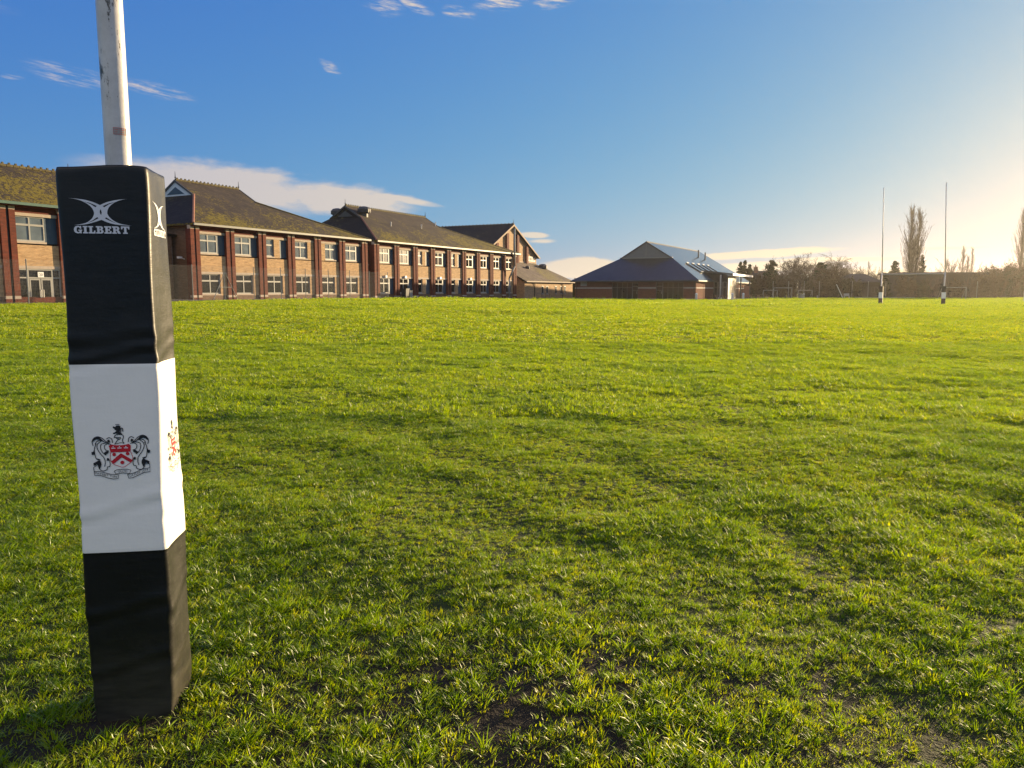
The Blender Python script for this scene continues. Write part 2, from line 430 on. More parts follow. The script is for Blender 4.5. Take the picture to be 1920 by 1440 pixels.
scatter(21, 62, 30, 2, .75, 1.15)
scatter(62, 150, 4.5, 3, .8, 1.2)
P = np.concatenate(pts); Rt = np.concatenate(rots); Sc = np.concatenate(scs); Ix = np.concatenate(idx)
me = bpy.data.meshes.new('grass'); me.vertices.add(len(P)); me.vertices.foreach_set('co', P.ravel())
a = me.attributes.new('rot', 'FLOAT_VECTOR', 'POINT'); a.data.foreach_set('vector', Rt.ravel())
a = me.attributes.new('sc', 'FLOAT', 'POINT'); a.data.foreach_set('value', Sc)
a = me.attributes.new('ix', 'INT', 'POINT'); a.data.foreach_set('value', Ix.astype(int))
me.materials.append(M['grass_blade'])
grass = bpy.data.objects.new('grass', me); col.objects.link(grass)
tag(grass, 'short rough winter grass covering the whole playing field', 'grass', kind='stuff')
ng = bpy.data.node_groups.new('scatter', 'GeometryNodeTree')
ng.interface.new_socket('Geometry', in_out='INPUT', socket_type='NodeSocketGeometry')
ng.interface.new_socket('Geometry', in_out='OUTPUT', socket_type='NodeSocketGeometry')
gi = ng.nodes.new('NodeGroupInput'); go = ng.nodes.new('NodeGroupOutput')
ci = ng.nodes.new('GeometryNodeCollectionInfo'); ci.inputs['Collection'].default_value = src
ci.inputs['Separate Children'].default_value = True; ci.inputs['Reset Children'].default_value = True
ip = ng.nodes.new('GeometryNodeInstanceOnPoints'); ip.inputs['Pick Instance'].default_value = True
def named(n, t):
    q = ng.nodes.new('GeometryNodeInputNamedAttribute'); q.data_type = t; q.inputs['Name'].default_value = n; return q.outputs[0]
ng.links.new(gi.outputs[0], ip.inputs['Points']); ng.links.new(ci.outputs[0], ip.inputs['Instance'])
ng.links.new(named('ix', 'INT'), ip.inputs['Instance Index'])
e2r = ng.nodes.new('FunctionNodeEulerToRotation'); ng.links.new(named('rot', 'FLOAT_VECTOR'), e2r.inputs[0])
ng.links.new(e2r.outputs[0], ip.inputs['Rotation'])
ng.links.new(named('sc', 'FLOAT'), ip.inputs['Scale'])
ng.links.new(ip.outputs[0], go.inputs[0])
md = grass.modifiers.new('scatter', 'NODES'); md.node_group = ng

# ------------------------------------------------------------------ near goal post with padding
TH = R(9)
post = thing('rugby_post', (-1.309, 2.59, 0), TH, 'white rugby post wrapped in a tall black and white pad, close to the camera', 'rugby post')
b = MB(); r = .0395
for k in range(24):
    z0 = -.2+k*.4
    b.tube((.015, .012, z0), (.015, .012, z0+.4), r, r, 28, caps=(k in (0, 23)))
pole = b.build('pole', 'pole_paint', post, True)
st = MB(); ang0 = R(-100)
nseg = 7; pass
def pc(a, z, rr=r+.0008): return (.015+rr*math.cos(a), .012+rr*math.sin(a), z)
def strip(mb, a0, a1, z0, z1, rr, mi, n=6):
    for i in range(n):
        p, q = a0+(a1-a0)*i/n, a0+(a1-a0)*(i+1)/n
        mb.face([pc(p, z0, rr), pc(q, z0, rr), pc(q, z1, rr), pc(p, z1, rr)], mi)
strip(st, R(-88), R(-30), 1.952, 1.974, r+.0006, 0)
for zz in (1.952, 1.9720): strip(st, R(-88), R(-30), zz, zz+.002, r+.0010, 1)
for (a0, a1) in ((-88, -86), (-32, -30), (-60, -58)): strip(st, R(a0), R(a1), 1.954, 1.972, r+.0010, 1, 1)
for (a0, a1, zz) in ((-82, -66, 1.9655), (-82, -70, 1.9585), (-54, -38, 1.9655), (-54, -42, 1.9585)): strip(st, R(a0), R(a1), zz, zz+.0028, r+.0010, 1, 3)
plain('faded_red', (.45, .16, .15), .6, .1); st.build('sticker', ['white_frame', 'faded_red'], pole)

HW, HD, RC = .134, .1175, .018
def fdisp(a, z):   # outward bulge and creases on the front face
    d = .004*math.sin(a*9+1)*math.sin(z*3.1+.4)
    for (zc, s, amp, w) in ((.66+.09, .10, .007, .018), (.40, .06, .0075, .02), (.20, .12, .007, .018), (1.25, .03, .007, .014), (1.31, -.05, .005, .02)):
        t = (z-(zc+s*a+.02*math.sin(a*14)))/w
        e = abs(a)/HW
        amp *= .6; d += amp*math.exp(-t*t)*(.35+.65*e) - amp*.7*math.exp(-(t+1.6)**2)*(.3+.7*e)
    return d
def section():
    out = []
    def arc(cx, cy, a0):
        for i in range(5):
            t = R(a0+90*i/4); out.append((cx+RC*math.cos(t), cy+RC*math.sin(t)))
    nF, nSd = 22, 16
    arc(-HW+RC, -HD+RC, 180)
    for i in range(1, nF): out.append((-HW+RC+(2*HW-2*RC)*i/nF, -HD))
    arc(HW-RC, -HD+RC, 270)
    for i in range(1, nSd): out.append((HW, -HD+RC+(2*HD-2*RC)*i/nSd))
    arc(HW-RC, HD-RC, 0)
    for i in range(1, nF): out.append((HW-RC-(2*HW-2*RC)*i/nF, HD))
    arc(-HW+RC, HD-RC, 90)
    for i in range(1, nSd): out.append((-HW, HD-RC-(2*HD-2*RC)*i/nSd))
    return out
sec = section()
def pad_point(x, y, z, inset=0.0):
    k = 1.0-inset
    nxn = max(0, (abs(x)-(HW-RC))/RC); nyn = max(0, (abs(y)-(HD-RC))/RC)
    d = 0.0
    ox = oy = 0
    if y < 0 and nyn > 0: oy = -fdisp(x, z)*min(1, nyn)
    if nxn > 0:
        sgn = 1 if x > 0 else -1
        ox = sgn*(fdisp(y*1.1, z)*.8 + .003*math.sin(z*9+y*20))*min(1, nxn)
    if z < .10:   # the padding sags and rounds at its foot
        q = (.10-z)/.10; ox += -(.010*q*q)*(1 if x > 0 else -1)*min(1, nxn)
    if z > 1.79:
        q = (z-1.79)/.04; ox -= .0015*q*q*(1 if x > 0 else -1)
    return (x*k+ox, y*k+oy, z)
b = MB()
zl = list(np.linspace(-.03, .585, 52)); zm = list(np.linspace(.588, 1.214, 44)); zt = list(np.linspace(1.217, 1.832, 52))
rings = [(z, 0) for z in zl] + [(z, 1) for z in zm] + [(z, 0) for z in zt]
ns = len(sec)
for z, mi in rings:
    grow = -.010 if mi == 1 else 0
    grow = -.006 if mi == 1 else 0   # white sleeve sits a touch proud
    for (x, y) in sec:
        zz = z + (.006*math.sin(x*16+.5)+.004*math.sin(y*21) if z > 1.8 else 0)
        b.v.append(pad_point(x, y, zz, grow))
for k in range(len(rings)-1):
    mi = rings[k+1][1] if rings[k][1] == rings[k+1][1] else 0
    for i in range(ns):
        j = (i+1) % ns
        b.f.append((k*ns+i, k*ns+j, (k+1)*ns+j, (k+1)*ns+i)); b.m.append(mi)
# top closes inward to a collar round the pole
base = (len(rings)-1)*ns
lip = len(b.v)
for (x, y) in sec:
    b.v.append(pad_point(x*.985, y*.985, 1.838+.005*math.sin(x*16+.5)))
for i in range(ns):
    j = (i+1) % ns; b.f.append((base+i, base+j, lip+j, lip+i)); b.m.append(0)
lip2 = len(b.v)
for (x, y) in sec:
    l = math.hypot(x, y); b.v.append((.015+x/l*.042, .012+y/l*.042, 1.822))
for i in range(ns):
    j = (i+1) % ns; b.f.append((lip+i, lip+j, lip2+j, lip2+i)); b.m.append(0)
pad = b.build('post_pad', ['black_pvc', 'white_pvc'], post, True)
pad['label'] = 'square foam pad with black, white and black bands'

class Decal:
    """flat artwork in face coordinates (a, z), laid on the pad's surface; each shape a hair above the last"""
    def __init__(s, face, off0=.0016): s.face = face; s.mb = MB(); s.k = 0; s.off0 = off0
    def P(s, a, z, off):
        d = fdisp(a if s.face == 'front' else a*1.1, z)
        white = .59 < z < 1.21
        if s.face == 'front': return (a, -(HD*(1.006 if white else 1)) - d - off, z)
        return (HW*(1.006 if white else 1) + d*.8 + .003*math.sin(z*9+a*20) + off, a, z)
    def tris(s, loops, mi):
        off = s.off0 + s.k*.00003; s.k += 1
        flat = [p for lp in loops for p in lp]
        tr = tessellate_polygon([[Vector((p[0], p[1], 0)) for p in lp] for lp in loops])
        b = len(s.mb.v); s.mb.v += [s.P(p[0], p[1], off) for p in flat]
        for t in tr:
            p0, p1, p2 = (flat[i] for i in t)
            ar = (p1[0]-p0[0])*(p2[1]-p0[1])-(p2[0]-p0[0])*(p1[1]-p0[1])
            q = t if ar > 0 else (t[0], t[2], t[1])
            s.mb.f.append(tuple(b+i for i in q)); s.mb.m.append(mi)
    def line(s, pts, w, mi):
        Lf = []; Rg = []
        for i, p in enumerate(pts):
            p0 = pts[max(0, i-1)]; p1 = pts[min(len(pts)-1, i+1)]
            dx, dy = p1[0]-p0[0], p1[1]-p0[1]; l = math.hypot(dx, dy) or 1
            Lf.append((p[0]-dy/l*w/2, p[1]+dx/l*w/2)); Rg.append((p[0]+dy/l*w/2, p[1]-dx/l*w/2))
        for i in range(len(pts)-1):
            s.k -= 1
            s.tris([[Lf[i], Lf[i+1], Rg[i+1], Rg[i]]], mi)
        s.k += 1
def cr(pts, n=6):   # smooth a polyline (Catmull-Rom)
    out = []
    for i in range(len(pts)-1):
        p0 = pts[max(0, i-1)]; p1 = pts[i]; p2 = pts[i+1]; p3 = pts[min(len(pts)-1, i+2)]
        for k in range(n):
            t = k/n
            out.append(tuple(.5*(2*p1[j]+(p2[j]-p0[j])*t+(2*p0[j]-5*p1[j]+4*p2[j]-p3[j])*t*t+(3*p1[j]-p0[j]-3*p2[j]+p3[j])*t**3) for j in (0, 1)))
    out.append(pts[-1]); return out
def circ(x, y, r, n=14): return [(x+r*math.cos(6.2832*i/n), y+r*math.sin(6.2832*i/n)) for i in range(n)]

LET = {
 'I': [[(0,0),(.56,0),(.56,.17),(.42,.17),(.42,.83),(.56,.83),(.56,1),(0,1),(0,.83),(.14,.83),(.14,.17),(0,.17)]],
 'L': [[(0,0),(.80,0),(.80,.40),(.66,.40),(.60,.17),(.42,.17),(.42,.83),(.56,.83),(.56,1),(0,1),(0,.83),(.14,.83),(.14,.17),(0,.17)]],
 'E': [[(0,0),(.84,0),(.84,.36),(.70,.36),(.64,.17),(.42,.17),(.42,.43),(.56,.43),(.56,.33),(.66,.33),(.66,.68),(.56,.68),(.56,.58),(.42,.58),(.42,.83),(.62,.83),(.68,.66),(.82,.66),(.82,1),(0,1),(0,.83),(.14,.83),(.14,.17),(0,.17)]],
 'T': [[(.22,0),(.78,0),(.78,.17),(.64,.17),(.64,.83),(.78,.83),(.86,.60),(1,.60),(1,1),(0,1),(0,.60),(.14,.60),(.22,.83),(.36,.83),(.36,.17),(.22,.17)]],
 'B': [[(0,0),(.62,0),(.80,.07),(.88,.24),(.86,.40),(.72,.52),(.82,.62),(.84,.78),(.76,.93),(.60,1),(0,1),(0,.83),(.14,.83),(.14,.17),(0,.17)],
       [(.42,.17),(.54,.17),(.60,.24),(.60,.38),(.54,.45),(.42,.45)], [(.42,.60),(.52,.60),(.57,.66),(.57,.77),(.52,.83),(.42,.83)]],
 'R': [[(0,0),(.54,0),(.54,.17),(.42,.17),(.42,.42),(.50,.42),(.58,.34),(.62,.10),(.72,0),(.98,0),(.98,.15),(.90,.17),(.86,.36),(.74,.48),(.84,.58),(.88,.74),(.80,.92),(.62,1),(0,1),(0,.83),(.14,.83),(.14,.17),(0,.17)],
       [(.42,.57),(.52,.57),(.59,.64),(.59,.76),(.52,.83),(.42,.83)]],
 'G': [[(.96,.50),(.52,.50),(.52,.35),(.64,.35),(.64,.24),(.54,.16),(.42,.18),(.33,.32),(.31,.52),(.35,.72),(.45,.83),(.58,.82),(.68,.72),(.72,.62),(.86,.62),(.86,1),(.74,1),(.70,.93),(.58,1.01),(.40,1.01),(.18,.92),(.04,.72),(0,.50),(.04,.26),(.18,.07),(.40,-.01),(.58,.0),(.70,.08),(.74,0),(.88,0),(.88,.35),(.96,.35)]],
}
def logo(face, a0, z0, k, zx=1.0):
    """a0, z0: centre of the emblem; k: metres per drawing unit (one drawing unit = one step of the sketch grid)"""
    D = Decal(face)
    cx, cy = 592, 420
    T = lambda p: (a0+(p[0]-cx)*k*zx, z0-(p[1]-cy)*k)
    left = cr([(85,116),(230,140),(350,190),(440,260),(482,340),(478,405),(430,480),(330,545),(150,582)])
    low = cr([(150,582),(330,566),(470,530),(600,484)]) + cr([(600,484),(720,535),(860,566),(1085,580)])
    right = cr([(1085,580),(900,546),(780,480),(712,400),(706,335),(745,255),(830,185),(930,140),(1042,116)])
    up = cr([(1042,116),(850,140),(700,180),(590,230)]) + cr([(590,230),(480,180),(330,140),(85,116)])
    outer = [T(p) for p in left[:-1]+low[:-1]+right[:-1]+up[:-1]]
    clean = []
    for p in outer:
        if not clean or math.hypot(p[0]-clean[-1][0], p[1]-clean[-1][1]) > k*2: clean.append(p)
    eye = [T(p) for p in [(592,300),(606,325),(612,355),(606,385),(600,400),(586,380),(580,350),(584,322)]]
    s1 = [T(p) for p in [(330,172),(430,196),(538,246),(514,268),(440,216)]]
    s2 = [T(p) for p in [(850,172),(745,196),(634,246),(658,268),(735,216)]]
    s3 = [T(p) for p in [(360,545),(460,508),(554,458),(534,438),(455,496)]]
    s4 = [T(p) for p in [(850,545),(760,510),(656,458),(680,440),(765,500)]]
    D.tris([clean, eye, s1, s2, s3, s4], 0)
    x = 140; H = 128
    for ch in 'GILBERT':
        w = max(p[0] for p in LET[ch][0])
        D.tris([[T((x+p[0]*H*1.10, 722-p[1]*H)) for p in lp] for lp in LET[ch]], 0)
        x += w*H*1.10+11
    o = D.mb.build('logo', 'logo_grey', pad); return o
kf = .1658/106/8.727
logo('front', -.0072, 1.6835, kf)
logo('side', .000, 1.682, kf, .92)

def text_polys(txt):
    """outlines of a word set in Blender's own font"""
    cu = bpy.data.curves.new('tmp', 'FONT'); cu.body = txt; cu.size = 1; cu.resolution_u = 2
    ob = bpy.data.objects.new('tmp', cu); col.objects.link(ob)
    dg = bpy.context.evaluated_depsgraph_get(); m = ob.evaluated_get(dg).to_mesh()
    v = [tuple(p.co[:2]) for p in m.vertices]; f = [tuple(p.vertices) for p in m.polygons]
    ob.evaluated_get(dg).to_mesh_clear(); bpy.data.objects.remove(ob); bpy.data.curves.remove(cu)
    return v, f
def crest(face, a0, z0, k, zx=1.0):
    D = Decal(face); C0 = (690, 760)
    T = lambda p: (a0+(p[0]-C0[0])*k*zx, z0-(p[1]-C0[1])*k)
    Q = lambda pts: [T(p) for p in pts]
    mir = lambda pts: [(1392-p[0], p[1]-8) for p in pts]
    lw = 15*k
    # shield
    D.tris([Q([(465,600),(510,575),(600,592),(700,596),(800,585),(850,570),(890,608),(878,735),(495,742)])], 1)
    D.line(Q(cr([(495,742),(480,860),(520,970),(610,1020),(720,1055),(810,1005),(890,940),(915,860),(880,735)])), 10*k, 1)
    D.tris([Q([(690,762),(908,912),(872,968),(702,850),(545,978),(494,930)])], 1)
    for c in ((560,785,36),(820,775,36),(708,957,38)): D.tris([Q(circ(*c))], 1)
    for x in (550, 672, 795):
        D.tris([Q([(x-40,646),(x+40,646),(x+40,662),(x-40,662)])], 2); D.tris([Q(circ(x, 626, 11, 8))], 2)
    # lion
    D.tris([Q([(560,215),(580,200),(612,214),(632,185),(690,183),(715,205),(712,250),(700,285),(692,320),(735,350),(735,372),(640,362),(610,345),(590,360),(566,356),(562,335),(590,326),(620,310),(625,285),(590,270),(600,250),(575,240)])], 0)
    D.line(Q(cr([(700,335),(715,300),(722,250),(735,240),(752,255),(752,315)])), 16*k, 0)
    for i in range(4): D.tris([Q(circ(628+i*20, 164, 9, 8))], 0)
    # helm
    D.line(Q(cr([(600,385),(640,372),(710,372),(755,395),(752,450),(735,500),(765,560)])), lw, 0)
    D.line(Q(cr([(600,385),(582,430),(620,428),(700,436),(690,462),(640,490),(610,535),(580,572)])), lw, 0)
    D.line(Q(cr([(580,572),(640,556),(700,542),(765,560)])), lw*.8, 0)
    D.tris([Q([(600,440),(650,448),(690,450),(640,470)])], 0)
    # mantling, drawn once and mirrored
    curves = [[(170,590),(155,500),(200,430),(270,405),(350,440),(420,510),(510,580)], [(210,560),(250,500),(330,490),(430,540),(470,570)],
              [(230,545),(195,640),(190,740),(215,860),(270,890)], [(330,495),(255,560),(245,650),(300,760),(370,860),(380,960),(365,1030)],
              [(430,540),(330,560),(310,640),(340,730),(400,790)], [(440,560),(385,600),(400,680),(470,710)], [(430,460),(480,430),(530,460),(545,540)],
              [(270,890),(300,960),(270,1070),(300,1110),(350,1120),(410,1090),(420,1040),(470,1020),(470,900)], [(215,860),(290,880)]]
    blobs = [[(165,520),(170,450),(230,405),(300,410),(330,450),(380,500),(330,490),(290,470),(240,460),(200,480)], [(440,490),(480,470),(500,500),(495,540),(450,520)],
             [(130,720),(165,715),(180,680),(195,760),(160,785),(135,770)], [(370,740),(420,705),(460,715),(460,745),(420,770),(400,800),(375,780)],
             [(415,860),(440,850),(470,880),(455,915),(415,905)], [(155,950),(200,930),(270,890),(290,930),(310,980),(285,1050),(255,1085),(240,1000),(215,980),(190,1000),(160,1005)]]
    for c in curves: D.line(Q(cr(c)), lw, 0); D.line(Q(cr(mir(c))), lw, 0)
    for c in blobs: D.tris([Q(c)], 0); D.tris([Q(mir(c))], 0)
    # scrolls
    for sc in ([(160,1125),(250,1125),(370,1160),(480,1195),(560,1205),(620,1205),(612,1290),(520,1295),(420,1270),(280,1215),(165,1205)],
               [(800,1205),(860,1200),(960,1170),(1080,1110),(1240,1085),(1240,1165),(1120,1180),(1010,1230),(900,1280),(820,1290)],
               [(545,1130),(600,1105),(700,1095),(800,1097),(870,1120),(840,1190),(700,1175),(575,1190)],
               [(160,1125),(155,1040),(215,1000)], [(1240,1085),(1240,1000),(1160,1000)]):
        cl = len(sc) > 4
        D.line(Q(sc+([sc[0]] if cl else [])), lw*.85, 0)
    for txt, p0, p1, sz in (('PATEBIT TUM', (180,1178), (585,1278), 62), ('QUOD', (612,1160), (800,1160), 62), ('LATUIT-1574', (838,1268), (1200,1140), 62)):
        v, f = text_polys(txt); w = max(p[0] for p in v); dx, dy = p1[0]-p0[0], p1[1]-p0[1]; l = math.hypot(dx, dy)
        off = D.off0+D.k*.00003; D.k += 1; bb = len(D.mb.v)
        for q in v:
            t = q[0]/w; hh = q[1]*sz
            pp = T((p0[0]+dx*t+hh*dy/l*.0, p0[1]+dy*t-hh*1.0)); D.mb.v.append(D.P(pp[0], pp[1], off))
        for q in f: D.mb.f.append(tuple(bb+i for i in q)); D.mb.m.append(0)
    return D.mb.build('crest', ['crest_black', 'crest_red', 'crest_white'], pad)
kc = .1818/111/10.286
crest('front', .0092, .922, kc)
crest('side', .018, .915, kc, .82)

# ------------------------------------------------------------------ far goal
def far_goal():
    A = Vector((38.2, 80.2)); B = Vector((43.15, 77.4))
    mid = (A+B)/2; d = (B-A); ln = d.length; rz = math.atan2(d.y, d.x); z = G(mid.x, mid.y)
    g = thing('rugby_goal', (mid.x, mid.y, z), rz, 'tall white rugby goal with padded uprights standing alone across the field', 'rugby goal')
    for s in (-1, 1):
        b = MB(); b.tube((s*ln/2, 0, -.1), (s*ln/2, 0, 3.2), .062, .062, 12); b.tube((s*ln/2, 0, 3.2), (s*ln/2-(.42 if s > 0 else .28), 0, 11.8+(.15 if s > 0 else 0)), .055, .04, 12)
        b.build('upright', 'metal_pale', g, True)
        b = MB(); h = .19
        for z0, z1, mi, e in ((0, .6, 0, 0), (.6, 1.22, 1, .004), (1.22, 1.83, 0, 0)): b.box(s*ln/2-h-e, s*ln/2+h+e, -h-e, h+e, z0, z1, mi)
        pd = b.build('post_pad', ['black_pvc', 'white_pvc'], g); fix_normals(pd)
    b = MB(); b.tube((-ln/2+.06, 0, 3.05), (ln/2-.06, 0, 3.05), .045, .045, 10); b.build('crossbar', 'metal_pale', g, True)
far_goal()

# ------------------------------------------------------------------ school buildings
ANG = math.atan2(.89, .457)
F0 = (-27.7, 68.0)
def fpos(u, v=0): return (F0[0]+.457*u-.89*v, F0[1]+.89*u+.457*v)
ZE, ZL, ZWT, ZWB, ZSL, ZSP, ZGT, ZGB = 7.2, 6.63, 6.42, 4.75, 4.58, 3.12, 2.92, 1.16

def window(parent, x0, x1, z0, z1, y, pane, two=True, transom=.66, sill=True, name='window', frame='white_frame'):
    t = .075; b = MB()
    b.box(x0, x0+t, y, y+.09, z0, z1); b.box(x1-t, x1, y, y+.09, z0, z1)
    b.box(x0+t, x1-t, y, y+.09, z0, z0+t*1.4); b.box(x0+t, x1-t, y, y+.09, z1-t, z1)
    zt = z0+(z1-z0)*transom
    if transom: b.box(x0+t, x1-t, y-.004, y+.09, zt-t*.9, zt+t*.9)
    if two:
        xm = (x0+x1)/2
        b.box(xm-t*.65, xm+t*.65, y-.008, y+.085, z0+t*1.4, z1-t)
    w = b.build(name, frame, parent)
    p = MB(); p.box(x0+t*.5, x1-t*.5, y+.04, y+.06, z0+t*.5, z1-t*.5); p.build('pane', pane, w)
    if sill:
        s = MB(); s.box(x0-.05, x1+.05, y-.11, y+.06, z0-.13, z0-.004); s.build('sill', 'stone', w)
    return w

def front_facade(bd, bays, y0, zg, green=False):
    """bays: list of (x0, x1, upper, lower); pilaster pairs stand on the bay lines"""
    wall = MB(); stone = MB()
    PT = .13
    for (x0, x1, up, lo, kind) in bays:
        a, c = x0+.50, x1-.50
        # spandrel, head and plinth as brick slabs, the openings set back
        wall.box(a, c, y0, y0+.28, zg, ZGB-.14, 2 if kind != 'door' else 1)
        wall.box(a, c, y0, y0+.28, ZSP, ZSL-.05, 0)
        wall.box(a, c, y0+.02, y0+.28, ZL, ZE, 1)
        for (za, zb_) in ((ZWT, ZL), (ZGT, ZSP)):
            ln_ = MB(); ln_.box(a, c, y0-.02, y0+.26, za, zb_); ln_.build('lintel', 'stone', bd)
        w = c-a
        for lev, (items, z0, z1) in enumerate(((up, ZWB, ZWT), (lo, ZGB, ZGT))):
            x = a
            for (kk, fr, pane) in items:
                xx = a+w*fr
                if kk == 'W': window(bd, x, xx, z0, z1, y0+.09, pane, True)
                elif kk == 'N': window(bd, x, xx, z0, z1, y0+.09, pane, False)
                elif kk == 'P':
                    p = MB(); p.box(x, xx, y0+.10, y0+.2, z0-.1, z1); p.build('shaded_glazing', 'louvre_shade_blue', bd)  # window section in pilaster shadow, its shade painted as a dark blue slab
                elif kk == 'B': wall.box(x, xx, y0, y0+.28, z0-.14 if lev == 0 else z0-.14, z1, 0)
                elif kk == 'G':
                    p = MB(); p.box(x, xx, y0+.10, y0+.2, z0, z1); p.build('glazing', pane, bd)
                x = xx
            zs = z0
            if kind != 'door' or lev == 0:
                pass
    return wall, stone

def pilasters(bd, xs_, y0, zg, ze, mat='red_brick'):
    for x in xs_:
        for s in (-1, 1):
            c = x+s*.29; b = MB(); b.box(c-.20, c+.20, y0-.17, y0+.2, zg+.5, ze-.42, 0)
            b.box(c-.205, c+.205, y0-.175, y0+.2, ze-.42, ze-.02, 1); b.box(c-.205, c+.205, y0-.175, y0+.2, zg+.3, zg+.5, 1)
            b.box(c-.21, c+.21, y0-.18, y0+.2, zg-.5, zg+.3, 0)
            b.build('pilaster', [mat, 'stone'], bd)
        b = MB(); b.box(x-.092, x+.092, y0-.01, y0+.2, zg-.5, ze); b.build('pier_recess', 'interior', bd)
        b = MB(); b.tube((x, y0-.085, zg), (x, y0-.085, ze-.06), .05, .05, 8); b.box(x-.11, x+.11, y0-.16, y0-.02, ze-.05, ze+.02); b.build('downpipe', 'black_pipe', bd)

def solid_roof(name, faces, mats, parent, th=.16, mi=None):
    b = MB()
    for k, f in enumerate(faces): b.face(f, mi[k] if mi else 0)
    for k, f in enumerate(faces): b.face([(p[0], p[1], p[2]-th) for p in reversed(f)], 0)
    # rim
    edges = {}
    for f in faces:
        for i in range(len(f)):
            p, q = f[i], f[(i+1) % len(f)]; kx = tuple(sorted((p, q))); edges.setdefault(kx, []).append((p, q))
    for kx, l in edges.items():
        if len(l) == 1:
            p, q = l[0]; b.face([(p[0], p[1], p[2]-th), (q[0], q[1], q[2]-th), q, p], 0)
    return b.build(name, mats, parent)
def ridge_caps(parent, p, q, mat, name='ridge_tiles', step=.45, r=.13, crest_=True):
    p = Vector(p); q = Vector(q); n = max(1, int((q-p).length/step)); b = MB()
    for i in range(n):
        a = p+(q-p)*(i/n); c = p+(q-p)*((i+.93)/n); b.tube(a, c, r, r*.92, 7)
        if crest_: 
            m_ = (a+c)/2; b.box(m_.x-.06, m_.x+.06, m_.y-.06, m_.y+.06, m_.z+r*.6, m_.z+r+.10)
    return b.build(name, mat, parent)
def finial(parent, p):
    b = MB(); b.tube(p, (p[0], p[1], p[2]+.75), .05, .02, 6); b.lathe([(0, .1), (.09, .2), (0, .32)], p, 8); b.build('finial', 'metal_dark', parent)
def gutter(parent, x0, x1, y, z, mat):
    b = MB(); b.box(x0, x1, y-.13, y, z-.16, z-.02); b.box(x0, x1, y-.135, y+.02, z-.02, z+.02); return b.build('gutter', mat, parent)

def dutch_block(label, u0, v0, length, depth, zg, bays, pil, r0, r1, name='school_block', half=None, green=False, label_cat='building', gab=('blue_cladding', 'louvre_shade_blue')):
    x, y = fpos(u0, v0)
    bd = thing(name, (x, y, 0), ANG, label, label_cat, 'brick blocks of the school')
    wall, stone = front_facade(bd, bays, 0, zg-.6, green)
    # the carcass behind the facade
    wall.box(0.02, length-.02, .30, depth, zg-.6, ZE, 3)
    core = MB()
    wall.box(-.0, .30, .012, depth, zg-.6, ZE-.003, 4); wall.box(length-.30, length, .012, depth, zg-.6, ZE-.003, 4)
    wall.build('wall', ['buff_brick', 'red_brick', 'brown_brick', 'interior', 'brown_brick'], bd)
    pilasters(bd, pil, 0, zg, ZE)
    ov = .6; s = .61; half = depth/2
    ze = ZE+.05
    k = 2.4; kz = ze+s*(half-k+ov); rz = ze+s*(half+ov)
    E0, E1, E2, E3 = (-.5, -ov, ze), (length+.5, -ov, ze), (length+.5, depth+ov, ze), (-.5, depth+ov, ze)
    K1, K2 = (r0, half-k, kz), (r0, half+k, kz); R1, R2 = (r0, half, rz), (r1, half, rz); K3, K4 = (r1, half-k, kz), (r1, half+k, kz)
    faces = [(E0, E1, K3, R2, R1, K1), (E2, E3, K2, R1, R2, K4), (E3, E0, K1, K2), (E1, E2, K4, K3)]
    solid_roof('roof', faces, ['mossy_tiles', 'plain_tiles'], bd, .16, [0, 0, 1, 0])
    for (rx, sx) in ((r0, -1), (r1, 1)):
        g = MB(); x_ = rx+sx*.05
        g.prism([(x_, half-k+.1, kz-.05), (x_, half, rz-.12), (x_, half+k-.1, kz-.05)], (sx*-.2, 0, 0))
        ga = g.build('gablet', gab[0], bd)
        g = MB(); x2 = rx+sx*.075
        g.prism([(x2, half-k*.5, kz+.12), (x2, half, rz-.65), (x2, half+k*.5, kz+.12)], (sx*-.02, 0, 0)); g.build('louvre', gab[1], ga)
        g = MB(); xa = rx+sx*.05
        for sg in (-1, 1):
            g.prism([(xa, half, rz+.03), (xa, half+sg*k, kz+.03), (xa, half+sg*k, kz-.17), (xa, half, rz-.17)], (sx*.10, 0, 0))
        fix_normals(g.build('bargeboard', 'metal_dark', bd))
        finial(bd, (rx, half, rz+.05))
    ridge_caps(bd, (r0, half, rz+.02), (r1, half, rz+.02), 'moss_ridge')
    for a, c in ((K1, E0), (K3, E1)): ridge_caps(bd, a, c, 'terracotta' if a == K1 else 'moss_ridge', 'hip_tiles', .5, .11, False)
    gutter(bd, -.5, length+.5, -ov-.003, ze-.02, 'green_gutter' if green else 'gutter')
    sf = MB(); sf.box(-.45, length+.45, -ov+.02, .0, ze-.24, ze-.19); sf.build('soffit', 'red_brick', bd)
    return bd, ze, s, half, rz

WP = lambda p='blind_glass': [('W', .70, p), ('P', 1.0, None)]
GF = lambda p='dark_glass': [('W', .76, p), ('B', 1.0, None)]
L1 = 3.933
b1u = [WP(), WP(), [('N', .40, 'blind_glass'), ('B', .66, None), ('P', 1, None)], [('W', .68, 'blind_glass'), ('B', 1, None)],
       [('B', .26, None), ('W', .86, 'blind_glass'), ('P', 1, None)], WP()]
bays1 = [(i*L1, (i+1)*L1, b1u[i], GF(), 'win') for i in range(6)]
B1, zE, sl, hf, rzz = dutch_block('two-storey buff brick block with mossy hipped roof right behind the near post pad', 0, 0, 23.6, 14, .55, bays1, [i*L1 for i in range(7)], 4.2, 12.0)
# corner pilaster on the near end wall and a camera
b = MB(); b.box(-.06, -.002, .22, .95, 0, 6.9); b.build('pilaster', 'red_brick', B1)
b = MB(); b.box(-.75, -.3, 1.2, 1.36, 4.25, 4.42); b.tube((-.3, 1.28, 4.3), (-.003, 1.28, 4.2), .04, .04, 6); b.build('security_camera', 'white_paint', B1)

